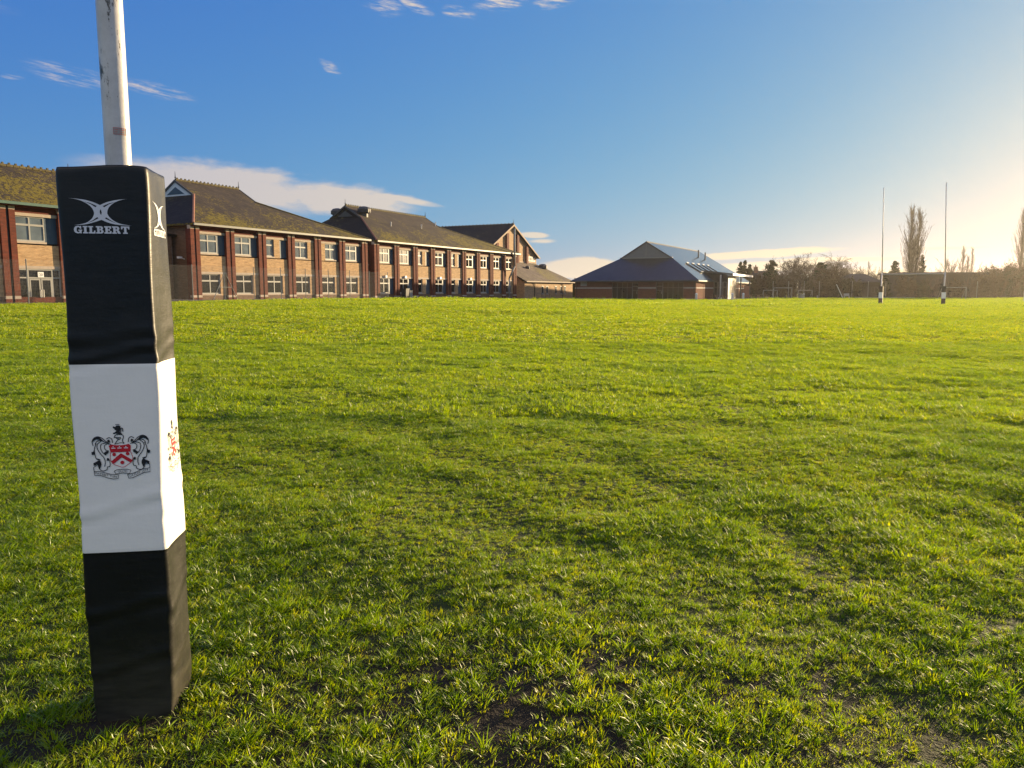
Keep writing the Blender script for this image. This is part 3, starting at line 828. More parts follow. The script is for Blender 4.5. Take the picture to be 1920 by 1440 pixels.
n2 = 9; L2 = 4.0
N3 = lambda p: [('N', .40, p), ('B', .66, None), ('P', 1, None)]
ng_ = 'net_glass'; dg_ = 'dark_glass'
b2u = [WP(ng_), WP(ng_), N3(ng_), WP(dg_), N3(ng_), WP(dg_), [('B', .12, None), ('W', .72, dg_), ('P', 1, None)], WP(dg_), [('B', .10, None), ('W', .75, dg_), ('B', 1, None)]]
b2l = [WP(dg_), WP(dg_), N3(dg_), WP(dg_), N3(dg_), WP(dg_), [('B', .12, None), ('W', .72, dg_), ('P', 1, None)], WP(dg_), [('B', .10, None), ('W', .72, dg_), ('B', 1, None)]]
bays2 = [(i*L2, (i+1)*L2, b2u[i], b2l[i], 'win') for i in range(9)]
B2, zE, sl, hf, rzz = dutch_block('long two-storey buff brick block with roof cowls, centre left beyond the fenced block', 25.8, 0, 36, 14, .35, bays2, [i*L2 for i in range(9)]+[35.6], 3.3, 21.1, gab=('plain_tiles', 'metal_dark'))
b = MB(); b.box(-.06, -.002, .22, .95, 0, 6.9); b.build('pilaster', 'red_brick', B2)
def cowl(parent, p, r, h):
    b = MB(); b.lathe([(r*.6, -.6), (r*.6, h*.05), (r*.95, h*.2), (r, h*.6), (r*.75, h*.9), (r*.3, h), (0, h)], p, 14)
    for i in range(14):
        t = 6.2832*i/14; b.box(p[0]+r*.98*math.cos(t)-.02, p[0]+r*.98*math.cos(t)+.02, p[1]+r*.98*math.sin(t)-.02, p[1]+r*.98*math.sin(t)+.02, p[2]+h*.2, p[2]+h*.7)
    return b.build('roof_cowl', 'metal_dark', parent)
cowl(B2, (4.7, 5.2, rzz-1.0), .8, .95); cowl(B2, (4.2, 9.0, rzz-1.1), .8, .95)
for (u, v) in ((7.5, 3.2), (15, 3.6), (20.5, 4.9)):
    z = zE+sl*(v+.6); b = MB(); b.tube((u, v, z-.1), (u, v, z+.45), .07, .07, 8); b.tube((u, v, z+.45), (u, v, z+.52), .11, .09, 8); b.build('vent_pipe', 'metal_pale', B2)
b = MB(); b.path([(33.3, -.32, .4), (33.3, -.32, 3.4), (33.9, -.95, 5.2), (33.9, -.95, 10.9)], .13, 10); b.tube((33.9, -.95, 10.9), (33.9, -.95, 11.05), .17, .17, 10)
fl = b.build('flue_pipe', 'galv', B2, True)
# low extract boxes by the ground-floor windows
for i in (0, 1, 3, 5):
    b = MB(); b.box(i*L2+1.6, i*L2+1.95, -.2, -.022, 2.98, 3.26); b.build('extract_box', 'white_paint', B2)

# block partly hidden behind the post pad
u0 = -36.7
bays0 = []
pil0 = []
for i in range(7):
    x0 = i*3.9
    lo = [('G', 1, 'dark_glass')] if i == 5 else [('W', .76, 'dark_glass'), ('B', 1, None)]
    bays0.append((x0, x0+3.9, WP(), lo, 'door' if i == 5 else 'win')); pil0.append(x0)
B0, *_ = dutch_block('brick school block with glazed double doors at the left edge of the photo', u0, -2.6, 28.6, 8.5, .6, bays0, pil0+[27.3], 3.0, 26.8, green=True)
# the glazed doors in bay 5
x0 = 5*3.9+.5; x1 = x0+2.9
b = MB()
for (xa, w) in ((0, .07), (.62, .10), (2.28, .10), (2.83, .07)): b.box(x0+xa, x0+xa+w, .03, .098, .2, ZGT)
for zz in (2.28, 2.83): b.box(x0+.07, x1-.07, .026, .098, zz, zz+.09)
b.build('door_frame', 'white_frame', B0)
for s, xa in ((0, .74), (1, 1.53)):
    b = MB(); w = .74
    b.box(x0+xa, x0+xa+.08, .02, .097, .25, 2.26); b.box(x0+xa+w-.10, x0+xa+w, .02, .097, .25, 2.26)
    b.box(x0+xa+.08, x0+xa+w-.10, .02, .097, .25, .42); b.box(x0+xa+.08, x0+xa+w-.10, .02, .097, 2.16, 2.26)
    d = b.build('door', 'white_frame', B0)
    b = MB(); hx = x0+xa+(w-.06 if s == 0 else .06); b.path([(hx, .01, 1.0), (hx, -.09, 1.0), (hx, -.09, 1.5), (hx, .01, 1.5)], .022, 8); b.build('handle', 'metal_pale', d)
    p = MB(); p.box(x0+xa+.07, x0+xa+w-.09, .05, .07, .35, 2.2); p.build('pane', 'dark_glass', d)
b = MB(); b.box(x0+1.32, x0+1.72, -.005, .02, 2.36, 2.72, 0)
v, f = text_polys('20'); mw = max(p[0] for p in v); bb = len(b.v)
for q in v: b.v.append((x0+1.40+q[0]/mw*.24, -.009, 2.44+q[1]*.27))
for q in f: b.f.append(tuple(bb+i for i in q)); b.m.append(1)
b.build('door_sign', ['white_paint', 'crest_black'], B0)

# recessed link between the two nearest blocks
x, y = fpos(-.05, 2.15)
lk = thing('link_building', (x, y, 0), ANG, 'recessed link with pale blue cladding and a glazed door just right of the post pad', 'building', 'brick blocks of the school')
b = MB(); b.box(-9.5, -.5, 0, 9, 0, 6.3); b.build('wall', 'brown_brick', lk)
b = MB()
for i in range(5):
    b.box(-.50, -.44, .06+i*1.2, .06+i*1.2+1.17, 3.25, 5.3)
b.build('cladding', 'blue_cladding', lk)
for i in range(4): window(lk, .0, .0, 0, 0, 0, 'dark_glass', False, 0, False) if False else None
def end_window(parent, y0, y1, z0, z1, xf, pane, name='window', mull=1):
    t = .07; b = MB()
    b.box(xf-.08, xf, y0, y0+t, z0, z1); b.box(xf-.08, xf, y1-t, y1, z0, z1); b.box(xf-.08, xf, y0+t, y1-t, z0, z0+t); b.box(xf-.08, xf, y0+t, y1-t, z1-t, z1)
    for k in range(mull):
        ym = y0+(y1-y0)*(k+1)/(mull+1); b.box(xf-.084, xf, ym-t*.5, ym+t*.5, z0+t, z1-t)
    w = b.build(name, 'white_frame', parent)
    p = MB(); p.box(xf-.05, xf-.02, y0+t*.4, y1-t*.4, z0+t*.4, z1-t*.4); p.build('pane', pane, w)
    return w
end_window(lk, .1, 2.0, 5.4, 6.1, -.5, 'dark_glass'); end_window(lk, 2.2, 4.4, 5.4, 6.1, -.5, 'blind_glass')
end_window(lk, .1, 2.0, 2.35, 3.1, -.5, 'dark_glass'); end_window(lk, .35, 1.35, .62, 2.3, -.5, 'dark_glass', 'door', 0); end_window(lk, 1.45, 3.6, .62, 2.3, -.5, 'dark_glass')
solid_roof('roof', [((-9.5, -.1, 6.35), (.0, -.1, 6.35), (.0, 9, 6.35), (-9.5, 9, 6.35)), ((-9.5, -.1, 7.0), (.0, -.1, 6.36), (.0, 9, 6.36), (-9.5, 9, 7.0))], 'plain_tiles', lk, .2)

# gap wall between the two front blocks
x, y = fpos(23.8, 1.0)
gp = thing('brick_wall', (x, y, 0), ANG, 'shaded brown brick wall filling the gap between two school blocks', 'wall')
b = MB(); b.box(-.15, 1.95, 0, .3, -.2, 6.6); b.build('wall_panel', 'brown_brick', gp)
b = MB(); b.box(-.15, 1.95, -.02, .28, 4.4, 4.55); b.build('stone_band', 'stone', gp)

# tall gabled hall behind the long block
x, y = fpos(25.8+36.3, 6.0)
gh = thing('gabled_hall', (x, y, 0), ANG, 'tall brick hall with a pilastered gable end rising behind the long block', 'building', 'brick blocks of the school')
Wd, Dp, ez, az_ = 20.0, 30.0, 7.8, 12.75
def gable_z(x): return ez+(az_-ez)*(1-abs(x-Wd/2)/(Wd/2))
b = MB(); b.prism([(0, 0, -.3), (Wd, 0, -.3), (Wd, 0, ez-.12), (Wd/2, 0, az_-.12), (0, 0, ez-.12)], (0, Dp, 0)); fix_normals(b.build('wall', 'buff_brick', gh))
so = .5
zr = az_+.05; zl_ = ez-(az_-ez)/(Wd/2)*.6
solid_roof('roof', [((-.6, -so, zl_), (Wd/2, -so, zr), (Wd/2, Dp+.5, zr), (-.6, Dp+.5, zl_)), ((Wd+.6, -so, zl_), (Wd+.6, Dp+.5, zl_), (Wd/2, Dp+.5, zr), (Wd/2, -so, zr))], 'plain_tiles', gh, .2)
ridge_caps(gh, (Wd/2, -so, zr), (Wd/2, Dp, zr), 'dark_tile', 'ridge_tiles', .7, .16)
finial(gh, (Wd/2, -so+.1, zr+.1))
b = MB()
for s in (-1, 1):
    xe = Wd/2+s*(Wd/2+.55)
    b.prism([(Wd/2, -so-.06, zr-.02), (xe, -so-.06, zl_-.02), (xe, -so-.06, zl_-.32), (Wd/2, -so-.06, zr-.32)], (0, .055, 0))
fix_normals(b.build('bargeboard', 'timber', gh))
for xp in (4.4, 8.1, 12.0, 15.7):
    b = MB(); b.box(xp-.38, xp+.38, -.34, -.003, 0, gable_z(xp-.38 if xp < 10 else xp+.38)-.45); b.build('pilaster', 'red_brick', gh)
w = window(gh, 16.6, 19.3, 6.75, 7.55, -.09, 'net_glass', False, 0, False)
b = MB()
for k in range(4): b.box(16.9+k*.6, 16.97+k*.6, -.12, -.06, 6.8, 7.5)
b.build('mullion', 'white_frame', w)
b = MB(); b.box(0, Wd, -.06, -.003, 6.42, 6.56); b.build('flashing', 'stone', gh)

# lean-to with slit windows
x, y = fpos(25.8+39.3, 0)
lt = thing('lean_to', (x, y, 0), ANG, 'low buff brick lean-to with slit windows under a lichen-spotted tiled roof', 'building', 'brick blocks of the school')
W4 = 20.1
b = MB(); b.box(.0, W4, 0, 5.9, -.3, 2.95); b.prism([(0, .3, 2.95), (0, 5.9, 2.95), (0, 5.9, 6.1)], (.25, 0, 0)); fix_normals(b.build('wall', 'buff_brick', lt))
solid_roof('roof', [((-.35, -.45, 3.0), (W4+.4, -.45, 3.0), (16.3, 5.95, 6.4), (-.35, 5.95, 6.4)), ((W4+.4, -.45, 3.0), (W4+.4, 5.95, 3.0), (16.3, 5.95, 6.4))], 'leanto_tiles', lt, .16)
gutter(lt, -.35, W4+.4, -.455, 3.0, 'stone')
for xp in (6.9, 8.8, 12.5, 14.8, 16.5): window(lt, xp-.42, xp+.30, .9, 2.25, -.05, 'dark_glass', False, 0, True)
for xp in (3.6, 15.3):
    b = MB(); b.tube((xp, -.12, 0), (xp, -.12, 2.6), .07, .07, 8); b.tube((xp, -.12, 2.6), (xp-.6, -.4, 2.85), .06, .06, 8); b.build('downpipe', 'black_pipe', lt)
cowl(lt, (9.0, 3.9, 5.15), .42, .6); cowl(lt, (16.4, 4.4, 5.2), .85, 1.1)

# low objects against the lean-to wall
def rail(name, x, y, label, ln=5):
    z = G(x, y); t = thing(name, (x, y, z), ANG, label, 'railing')
    b = MB(); b.tube((0, 0, .95), (ln, 0, .95), .03, .03, 8); b.build('handrail', 'metal_dark', t)
    for k in range(4):
        b = MB(); b.tube((ln*k/3, 0, -.05), (ln*k/3, 0, .95), .03, .03, 8); b.build('rail_post', 'metal_dark', t)
x, y = fpos(25.8+41, -1.4); rail('railing', x, y, 'low dark metal railing before the slit-windowed lean-to', 5)

# ------------------------------------------------------------------ grey roofed hall
hx, hy = 28.2, 118.9
hz = .05
sh = thing('sports_hall', (hx, hy, 0), ANG, 'low red brick hall under a big grey slate roof, right of centre', 'building')
HWd, HLn = 20.0, 43.0
b = MB()
def fw(y0, y1, z0, z1, mi): b.box(0, .3, y0, y1, z0, z1, mi)
segs = [(0, 1.92, 'b'), (1.92, 5.2, 'g'), (5.2, 6.26, 'd'), (6.26, 9.2, 'b'), (9.2, 10.15, 'd'), (10.15, 13.55, 'g'), (13.55, 20, 'b')]
for y0, y1, k in segs:
    if k == 'b': fw(y0, y1, -.2, 3.05, 0)
    else: fw(y0, y1, 2.75, 3.05, 0)
b.box(.33, HLn, .3, HWd, -.2, 3.0, 1); b.box(.3, HLn, .0, .3, -.2, 3.25, 0)
b.build('wall', ['dark_red_brick', 'interior'], sh)
b = MB()
for y0, y1, k in segs:
    if k == 'b': b.box(-.025, .02, y0, y1, 1.80, 1.96); b.box(-.02, .02, y0, y1, -.1, .22)
b.box(.3, 11.8, -.025, .02, 1.80, 1.96); b.box(30.2, HLn, -.025, .02, 1.80, 1.96)
b.build('stone_band', 'concrete', sh)
def hall_glaze(y0, y1, z0, z1, n, name='window'):
    b = MB(); t = .05
    for k in range(n+1):
        yy = y0+(y1-y0-t)*k/n; b.box(.06, .14, yy, yy+t, z0, z1)
    for zz in (z0, z0+(z1-z0)*.68, z1-t): b.box(.064, .136, y0+t, y1-t, zz, zz+t)
    w = b.build(name, 'gutter', sh); p = MB(); p.box(.09, .11, y0+.02, y1-.02, z0+.02, z1-.02); p.build('pane', 'hall_glass', w); return w
hall_glaze(1.92, 5.2, .15, 2.75, 4); hall_glaze(10.15, 13.55, .15, 2.75, 4)
for y0, y1 in ((5.2, 6.26), (9.2, 10.15)):
    w = hall_glaze(y0, y1, .1, 2.1, 1, 'door'); b = MB(); b.tube((.03, y0+.2, .95), (.03, y0+.2, 1.35), .02, .02, 6); b.build('handle', 'metal_pale', w)
    hall_glaze(y0, y1, 2.15, 2.75, 1, 'fanlight')
for yy in (.25, 19.7):
    b = MB(); b.tube((-.08, yy, -.1), (-.08, yy, 3.0), .05, .05, 8); b.build('downpipe', 'black_pipe', sh)
b = MB(); b.box(-.05, -.003, 17.9, 19.0, 2.2, 2.85); b.build('notice_board', 'white_frame', sh)
sH = .608; ov = .6; ze = 3.05; hh = HWd/2; rz_ = ze+sH*(hh+ov); kw = 4.4; kz = rz_-sH*kw; gu = 6.4; ux = HLn+.4
E0, E1, E2, E3 = (-.6, -ov, ze), (ux, -ov, ze), (ux, HWd+ov, ze), (-.6, HWd+ov, ze)
K1, K2 = (gu, hh-kw, kz), (gu, hh+kw, kz); R1, R2 = (gu, hh, rz_), (ux-.8, hh, rz_)
solid_roof('roof', [(E0, E1, R2, R1, K1), (E2, E3, K2, R1, R2), (E3, E0, K1, K2), (E1, E2, R2)], 'slate', sh, .2)
g = MB(); g.prism([(gu-.02, hh-kw+.1, kz-.1), (gu-.02, hh, rz_-.12), (gu-.02, hh+kw-.1, kz-.1)], (.2, 0, 0)); ga = g.build('gablet', 'gutter', sh); fix_normals(ga)
ga.data.materials[0] = plain('gablet_grey', (.13, .14, .14), .6, .08)
g = MB(); g.box(gu-.12, gu+.02, hh-kw-.1, hh+kw+.1, kz-.12, kz+.12); g.box(gu-.06, gu-.021, hh-.04, hh+.04, kz+.12, rz_-.25); g.build('trim', 'gutter', ga)
b = MB()
for (p, q) in ((R1, K1), (R1, K2)):
    b.prism([(p[0]-.12, p[1], p[2]+.05), (q[0]-.12, q[1], q[2]+.05), (q[0]-.12, q[1], q[2]-.2), (p[0]-.12, p[1], p[2]-.2)], (.11, 0, 0))
fix_normals(b.build('bargeboard', 'metal_dark', sh))
ridge_caps(sh, R1, R2, 'dark_tile', 'ridge_tiles', .6, .1, False)
b = MB(); b.box(-.72, -.603, -.6, HWd+.6, ze-.2, ze-.02); b.build('gutter', 'metal_dark', sh)
def rp(u, v, lift=0): return (u, v, ze+sH*(v+ov)+lift)
nrm = Vector((0, -sH, 1)).normalized()
for k in range(5):   # skylights on the sunny slope, standing a little open
    u = 9.6+k*3.7; v0, v1 = 1.6, 4.2
    b = MB(); p0, p1 = Vector(rp(u, v0)), Vector(rp(u, v1)); q0, q1 = Vector(rp(u+1.5, v0)), Vector(rp(u+1.5, v1)); up = nrm*.16
    b.prism([p0, q0, q1, p1], up); sk = b.build('skylight', 'metal_dark', sh); fix_normals(sk)
    b = MB(); e = Vector((0, 1, sH)).normalized()*.12
    up2 = nrm*.165
    for (a, c, d) in ((p0, q0, e), (p1-e, q1-e, e)): b.prism([a+up2, c+up2, c+up2+d, a+up2+d], nrm*.10)
    fix_normals(b.build('skylight_blind', 'white_paint', sk))
    b = MB(); b.prism([p0+nrm*.162+e+Vector((.1, 0, 0)), q0+nrm*.162+e-Vector((.1, 0, 0)), q1+nrm*.162-e-Vector((.1, 0, 0)), p1+nrm*.162-e+Vector((.1, 0, 0))], nrm*.015); fix_normals(b.build('pane', 'blind_glass', sk))
for (u, v) in ((30.5, 7.2), (33.5, 6.6)):
    p = rp(u, v); b = MB(); b.tube((p[0], p[1], p[2]-.2), (p[0], p[1], p[2]+1.4), .13, .13, 10); b.build('flue_pipe', 'metal_dark', sh)
# entrance canopy, reached from the right-hand slope
b = MB(); cz0, cz1 = 4.95, 4.25
b.prism([(12, 2.7, cz0), (30, 2.7, cz0), (30, -3.1, cz1), (12, -3.1, cz1)], (0, 0, -.28)); cn = b.build('canopy', 'slate', sh); fix_normals(cn)
b = MB(); b.prism([(11.94, -3.1, cz1+.02), (30.06, -3.1, cz1+.02), (30.06, -3.1, cz1-.34), (11.94, -3.1, cz1-.34)], (0, -.06, 0)); fix_normals(b.build('fascia', 'white_paint', cn))  # sunlit outer edge, its brightness put into a white material
b = MB(); b.prism([(11.93, 2.7, cz0-.29), (11.93, -3.1, cz1-.29), (11.93, -3.1, cz1+.02), (11.93, 2.7, cz0+.02)], (.065, 0, 0)); fix_normals(b.build('fascia', 'metal_dark', cn))  # shaded end of the same fascia, its shade put into a dark material
b = MB(); b.prism([(12.1, 2.0, 2.9), (12.1, -.0, 2.9), (12.1, -2.2, 2.9), (12.1, -2.2, 4.05), (12.1, 2.0, 4.55)], (.1, 0, 0)); b.box(12.1, 12.2, -2.2, -.01, -.1, 2.899); fix_normals(b.build('porch_wall', 'interior', sh))
for k, (y0, y1) in enumerate(((-.65, -.05), (-1.45, -.75), (-2.15, -1.55))):
    b = MB(); t = .06
    b.box(12.03, 12.098, y0, y0+t, 0, 2.9); b.box(12.03, 12.098, y1-t, y1, 0, 2.9); b.box(12.034, 12.096, y0+t, y1-t, 2.0, 2.06); b.box(12.034, 12.096, y0+t, y1-t, 2.84, 2.9); b.build('porch_frame', 'gutter', sh)
for k in range(7):
    u = 12.4+k*1.08; b = MB(); b.box(u, u+.06, -2.75, -2.66, -.1, 3.95); b.build('timber_fin', 'fin_timber', sh)
b = MB(); b.box(12.3, 19.2, -2.3, -2.2, -.1, 4.0); b.build('fin_wall', 'metal_dark', sh)
for (u, v) in ((11.95, -1.15), (20.9, -2.75), (29.3, -2.75)):
    b = MB(); b.tube((u, v, -.1), (u, v, 4.05), .12, .12, 12); b.box(u-.3, u+.3, v-.3, v+.3, -.1, .35); b.build('canopy_post', 'metal_pale' if u < 20 else 'metal_dark', sh)
# outside the hall: bollards, picnic tables, notice stand
def hpos(u, v): return (hx+.457*u-.89*v, hy+.89*u+.457*v)
def bollard(px, Y, label):
    x = wx(px, Y); z = G(x, Y); b = MB(); b.lathe([(.17, -.1), (.17, .8), (.20, .82), (.20, .95), (.12, 1.05), (0, 1.07)], (0, 0, 0), 12); b.lathe([(.175, .5), (.178, .5), (.178, .62), (.175, .62)], (0, 0, 0), 12)
    o = b.build('bollard', 'white_paint', None, True); o.location = (x, Y, z); tag(o, label, 'bollard', 'white bollards outside the hall')
bollard(1304, 117.0, 'white bollard left of the hall entrance, at the front corner')
bollard(1371, 122.0, 'white bollard in front of the timber fins')
bollard(1391.5, 123.0, 'white bollard beside the dark canopy post')
def picnic(px, Y, label, rz):
    x = wx(px, Y); t = thing('picnic_table', (x, Y, G(x, Y)), rz, label, 'picnic table', 'picnic tables outside the hall')
    b = MB()
    for k in range(4): b.box(-.9, .9, -.36+k*.185, -.36+k*.185+.165, .72, .76)
    b.build('table_top', 'timber', t)
    for s in (-1, 1):
        b = MB()
        for k in (0, 1): b.box(-.9, .9, s*.72-.15+k*.16, s*.72-.15+k*.16+.14, .44, .48)
        b.build('seat', 'timber', t)
        for sx in (-1, 1):
            b = MB(); b.tube((sx*.65, s*.2, .72), (sx*.65, s*.75, 0), .05, .05, 6); b.build('leg', 'timber', t)
picnic(1345, 119.0, 'picnic table on the grass left of the timber fins', R(20))
picnic(1412, 127.0, 'picnic table right of the canopy posts, nearest the hall', R(5))
picnic(1427, 128.5, 'picnic table farthest right of the hall', R(12))
x = wx(1397.5, 126); ns_ = thing('notice_stand', (x, 126, G(x, 126)), R(-10), 'upright brown board on legs standing beyond the canopy posts', 'notice stand')
b = MB(); b.box(-.42, .42, -.05, .05, .35, 2.2); b.build('board', 'terracotta', ns_)
for s in (-.34, .34):
    b = MB(); b.box(s-.05, s+.05, -.045, .045, -.1, .349); b.build('leg', 'timber', ns_)

# ------------------------------------------------------------------ chain-link fence in front of the school
fx, fy = -24.3, 59.0
fdir = Vector((.457, .89))
def fence():
    T0, T1 = -24.8, 24.8
    f = thing('chain_link_fence', (fx, fy, 0), ANG, 'tall wire mesh fence on thin grey posts in front of the school', 'fence')
    hgt = 2.75
    zz = lambda t: G(fx+.457*t, fy+.89*t)
    tt = np.arange(T0, T1+.01, 3.1)
    for t in tt:
        b = MB(); z = zz(t); b.tube((t, 0, z-.2), (t, 0, z+hgt+.05), .035, .035, 6); b.build('fence_post', 'galv', f)
    b = MB()
    n = int((T1-T0)/.085)
    for k in range(n):
        t = T0+(T1-T0)*k/n; z = zz(t); b.box(t-.0015, t+.0015, -.042, -.038, z+.05, z+hgt)
    for k in range(32):
        h = .06+k*.085
        for i in range(len(tt)-1):
            t0, t1 = tt[i], tt[i+1]; z0, z1 = zz(t0)+h, zz(t1)+h; e = .0016
            b.prism([(t0, -.045, z0), (t1, -.045, z1), (t1, -.045, z1+2*e), (t0, -.045, z0+2*e)], (0, .003, 0))
    b.build('wire_mesh', 'galv', f)
    for (tc) in (3.1,):
        z = zz(tc)
        for s in (-1, 1):
            b = MB(); b.tube((tc+s*.06, -.06, z+2.2), (tc+s*1.35, -.06, z-.1), .03, .03, 6); b.build('brace', 'galv', f)
        b = MB(); b.tube((tc-.7, -.06, z+1.1), (tc+.7, -.06, z+1.1), .022, .022, 6); b.build('brace', 'galv', f)
fence()
# tarmac path between fence and wall
b = MB(); n = 120
for k in range(n):
    u0_, u1_ = -45+k*133/n, -45+(k+1)*133/n
    q = []
    for (u, v) in ((u0_, -5.6), (u1_, -5.6), (u1_, .6), (u0_, .6)):
        x, y = fpos(u, v); q.append((x, y, GZ(x, y)+.05 if v < 0 else GZ(x, y)+.05))
    b.face(q)
o = b.build('path', 'tarmac'); tag(o, kind='structure')
b = MB()
for (u0_, u1_, v0_, v1_) in [(-2.2+k*1.5, -.7+k*1.5, -.0+j*3.5, 3.5+j*3.5) for k in range(1) for j in range(6)] + [(-2.2+k*3, .8+k*3, -6, -.0) for k in range(15)]:
    q = []
    for (u, v) in ((u0_, v0_), (u1_, v0_), (u1_, v1_), (u0_, v1_)):
        x, y = hpos(u, v); q.append((x, y, GZ(x, y)+.05))
    b.face(q)
o = b.build('pavement', 'tarmac'); tag(o, kind='structure')

# bins against the long block
x, y = fpos(25.8+4.1, -1.2)
wb = thing('wheelie_bin', (x, y, G(x, y)), ANG, 'dark wheelie bin standing by the second window of the long block', 'bin')
b = MB(); b.prism([(-.33, -.32, .08), (.33, -.32, .08), (.33, .32, .08), (-.33, .32, .08)], (0, 0, .001)); 
b = MB(); v8 = [(-.30, -.30, .08), (.30, -.30, .08), (.30, .28, .08), (-.30, .28, .08), (-.36, -.38, 1.15), (.36, -.38, 1.15), (.36, .36, 1.15), (-.36, .36, 1.15)]
b.v += v8; b.f += [(0,3,2,1),(4,5,6,7),(0,1,5,4),(1,2,6,5),(2,3,7,6),(3,0,4,7)]; b.m += [0]*6; b.build('bin_body', 'bin_green', wb)
b = MB(); b.box(-.38, .38, -.42, .40, 1.155, 1.21); b.tube((-.3, .44, 1.16), (.3, .44, 1.16), .03, .03, 8); b.build('lid', 'bin_green', wb)
for s in (-.3, .3):
    b = MB(); b.tube((s-.04, .26, .1), (s+.04, .26, .1), .1, .1, 12); b.build('wheel', 'black_pipe', wb)
x, y = fpos(25.8+5.3, -1.0)
ub = thing('utility_box', (x, y, G(x, y)), ANG, 'grey metal cabinet right of the dark wheelie bin', 'cabinet')
b = MB(); b.box(-.3, .3, -.25, .25, -.05, .95); b.box(-.33, .33, -.28, .28, .95, 1.0); b.build('cabinet_body', 'galv', ub)
b = MB(); b.box(-.26, .26, -.275, -.251, .05, .9); b.build('door', 'galv', ub)

# ------------------------------------------------------------------ trees
class Twigs:
    def __init__(s): s.p = []; s.q = []; s.r0 = []; s.r1 = []
    def add(s, p, q, r0, r1): s.p.append(p); s.q.append(q); s.r0.append(r0); s.r1.append(r1)
    def build(s, name, mat, parent, n=3, extra=None):
        p = np.array(s.p); q = np.array(s.q); r0 = np.array(s.r0); r1 = np.array(s.r1); k = len(p)
        d = q-p; d /= np.maximum(np.linalg.norm(d, axis=1, keepdims=True), 1e-6)
        ref = np.where(np.abs(d[:, 2:3]) > .9, np.array([[1., 0, 0]]), np.array([[0, 0, 1.]]))
        a = np.cross(d, ref); a /= np.linalg.norm(a, axis=1, keepdims=True); c = np.cross(d, a)
        V = np.zeros((k, 2*n, 3))
        for i in range(n):
            t = 2*math.pi*i/n; w = a*math.cos(t)+c*math.sin(t)
            V[:, i] = p+w*r0[:, None]; V[:, n+i] = q+w*r1[:, None]
        base = (np.arange(k)*2*n)[:, None]
        Fs = np.concatenate([base+np.array([[i, (i+1) % n, n+(i+1) % n, n+i]]) for i in range(n)], 0)
        me = bpy.data.meshes.new(name); me.from_pydata(V.reshape(-1, 3).tolist(), [], Fs.tolist()); me.materials.append(M[mat])
        o = bpy.data.objects.new(name, me); col.objects.link(o); o.parent = parent; return o
def rot_dir(d, ang, r):
    d = Vector(d); ax = d.orthogonal().normalized(); ax = Matrix.Rotation(r.random()*6.2832, 3, d) @ ax
    return Matrix.Rotation(ang, 3, ax) @ d
def grow(tw, limbs, p, d, ln, rad, lev, maxlev, r, ang, nb, up, shrink, droop=0, thick=.012):
    segs = 3 if lev < 2 else 2
    pts = [Vector(p)]; dd = Vector(d)
    for i in range(segs):
        dd = (dd + Vector((r.gauss(0, .13), r.gauss(0, .13), r.gauss(0, .09)+up*.14 - droop*(.12*lev)))).normalized()
        q = pts[-1]+dd*(ln/segs); ra = rad*(1-.55*i/segs); rb = rad*(1-.55*(i+1)/segs)
        (limbs if lev <= 1 else tw).add(tuple(pts[-1]), tuple(q), max(ra, thick), max(rb, thick*.8)); pts.append(q)
    if lev >= maxlev: return
    k = nb[min(lev, len(nb)-1)]
    for j in range(k):
        t = .35+.65*(j+r.random()*.8)/k if lev else .25+.75*(j+r.random()*.6)/k
        t = min(t, 1); i = min(int(t*segs), segs-1); f = t*segs-i; pp = pts[i].lerp(pts[i+1], min(f, 1))
        dirb = (pts[i+1]-pts[i]).normalized()
        nd = rot_dir(dirb, ang*(.6+.7*r.random()), r)
        grow(tw, limbs, pp, nd, ln*shrink*(.7+.55*r.random()), rad*.52, lev+1, maxlev, r, ang, nb, up, shrink, droop, thick)
TREEG = 'trees along the far edge of the field'
def bare_tree(px, Y, h, label, seed, trunk=.25, ang=.75, up=.5, nb=(6, 5, 5, 4), lev=4, shrink=.62, droop=0, thick=.021, name='bare_tree', mat='twig', group=TREEG):
    r = random.Random(seed); x = wx(px, Y); t = thing(name, (x, Y, G(x, Y)-.05), r.random()*6, label, 'tree', group)
    tw, lb = Twigs(), Twigs(); tr = h*trunk
    lb.add((0, 0, -.2), (.05, .03, tr), h*.026, h*.021)
    for k in range(nb[0]):
        d = rot_dir((0, 0, 1), ang*(.35+.75*r.random()), r)
        grow(tw, lb, (.05, .03, tr*(.85+.2*r.random())), d, h*.36*(.8+.4*r.random()), h*.013, 1, lev, r, ang, nb[1:], up, shrink, droop, thick)
    lb.build('trunk', 'bark', t, 6); tw.build('crown', mat, t, 3); return t
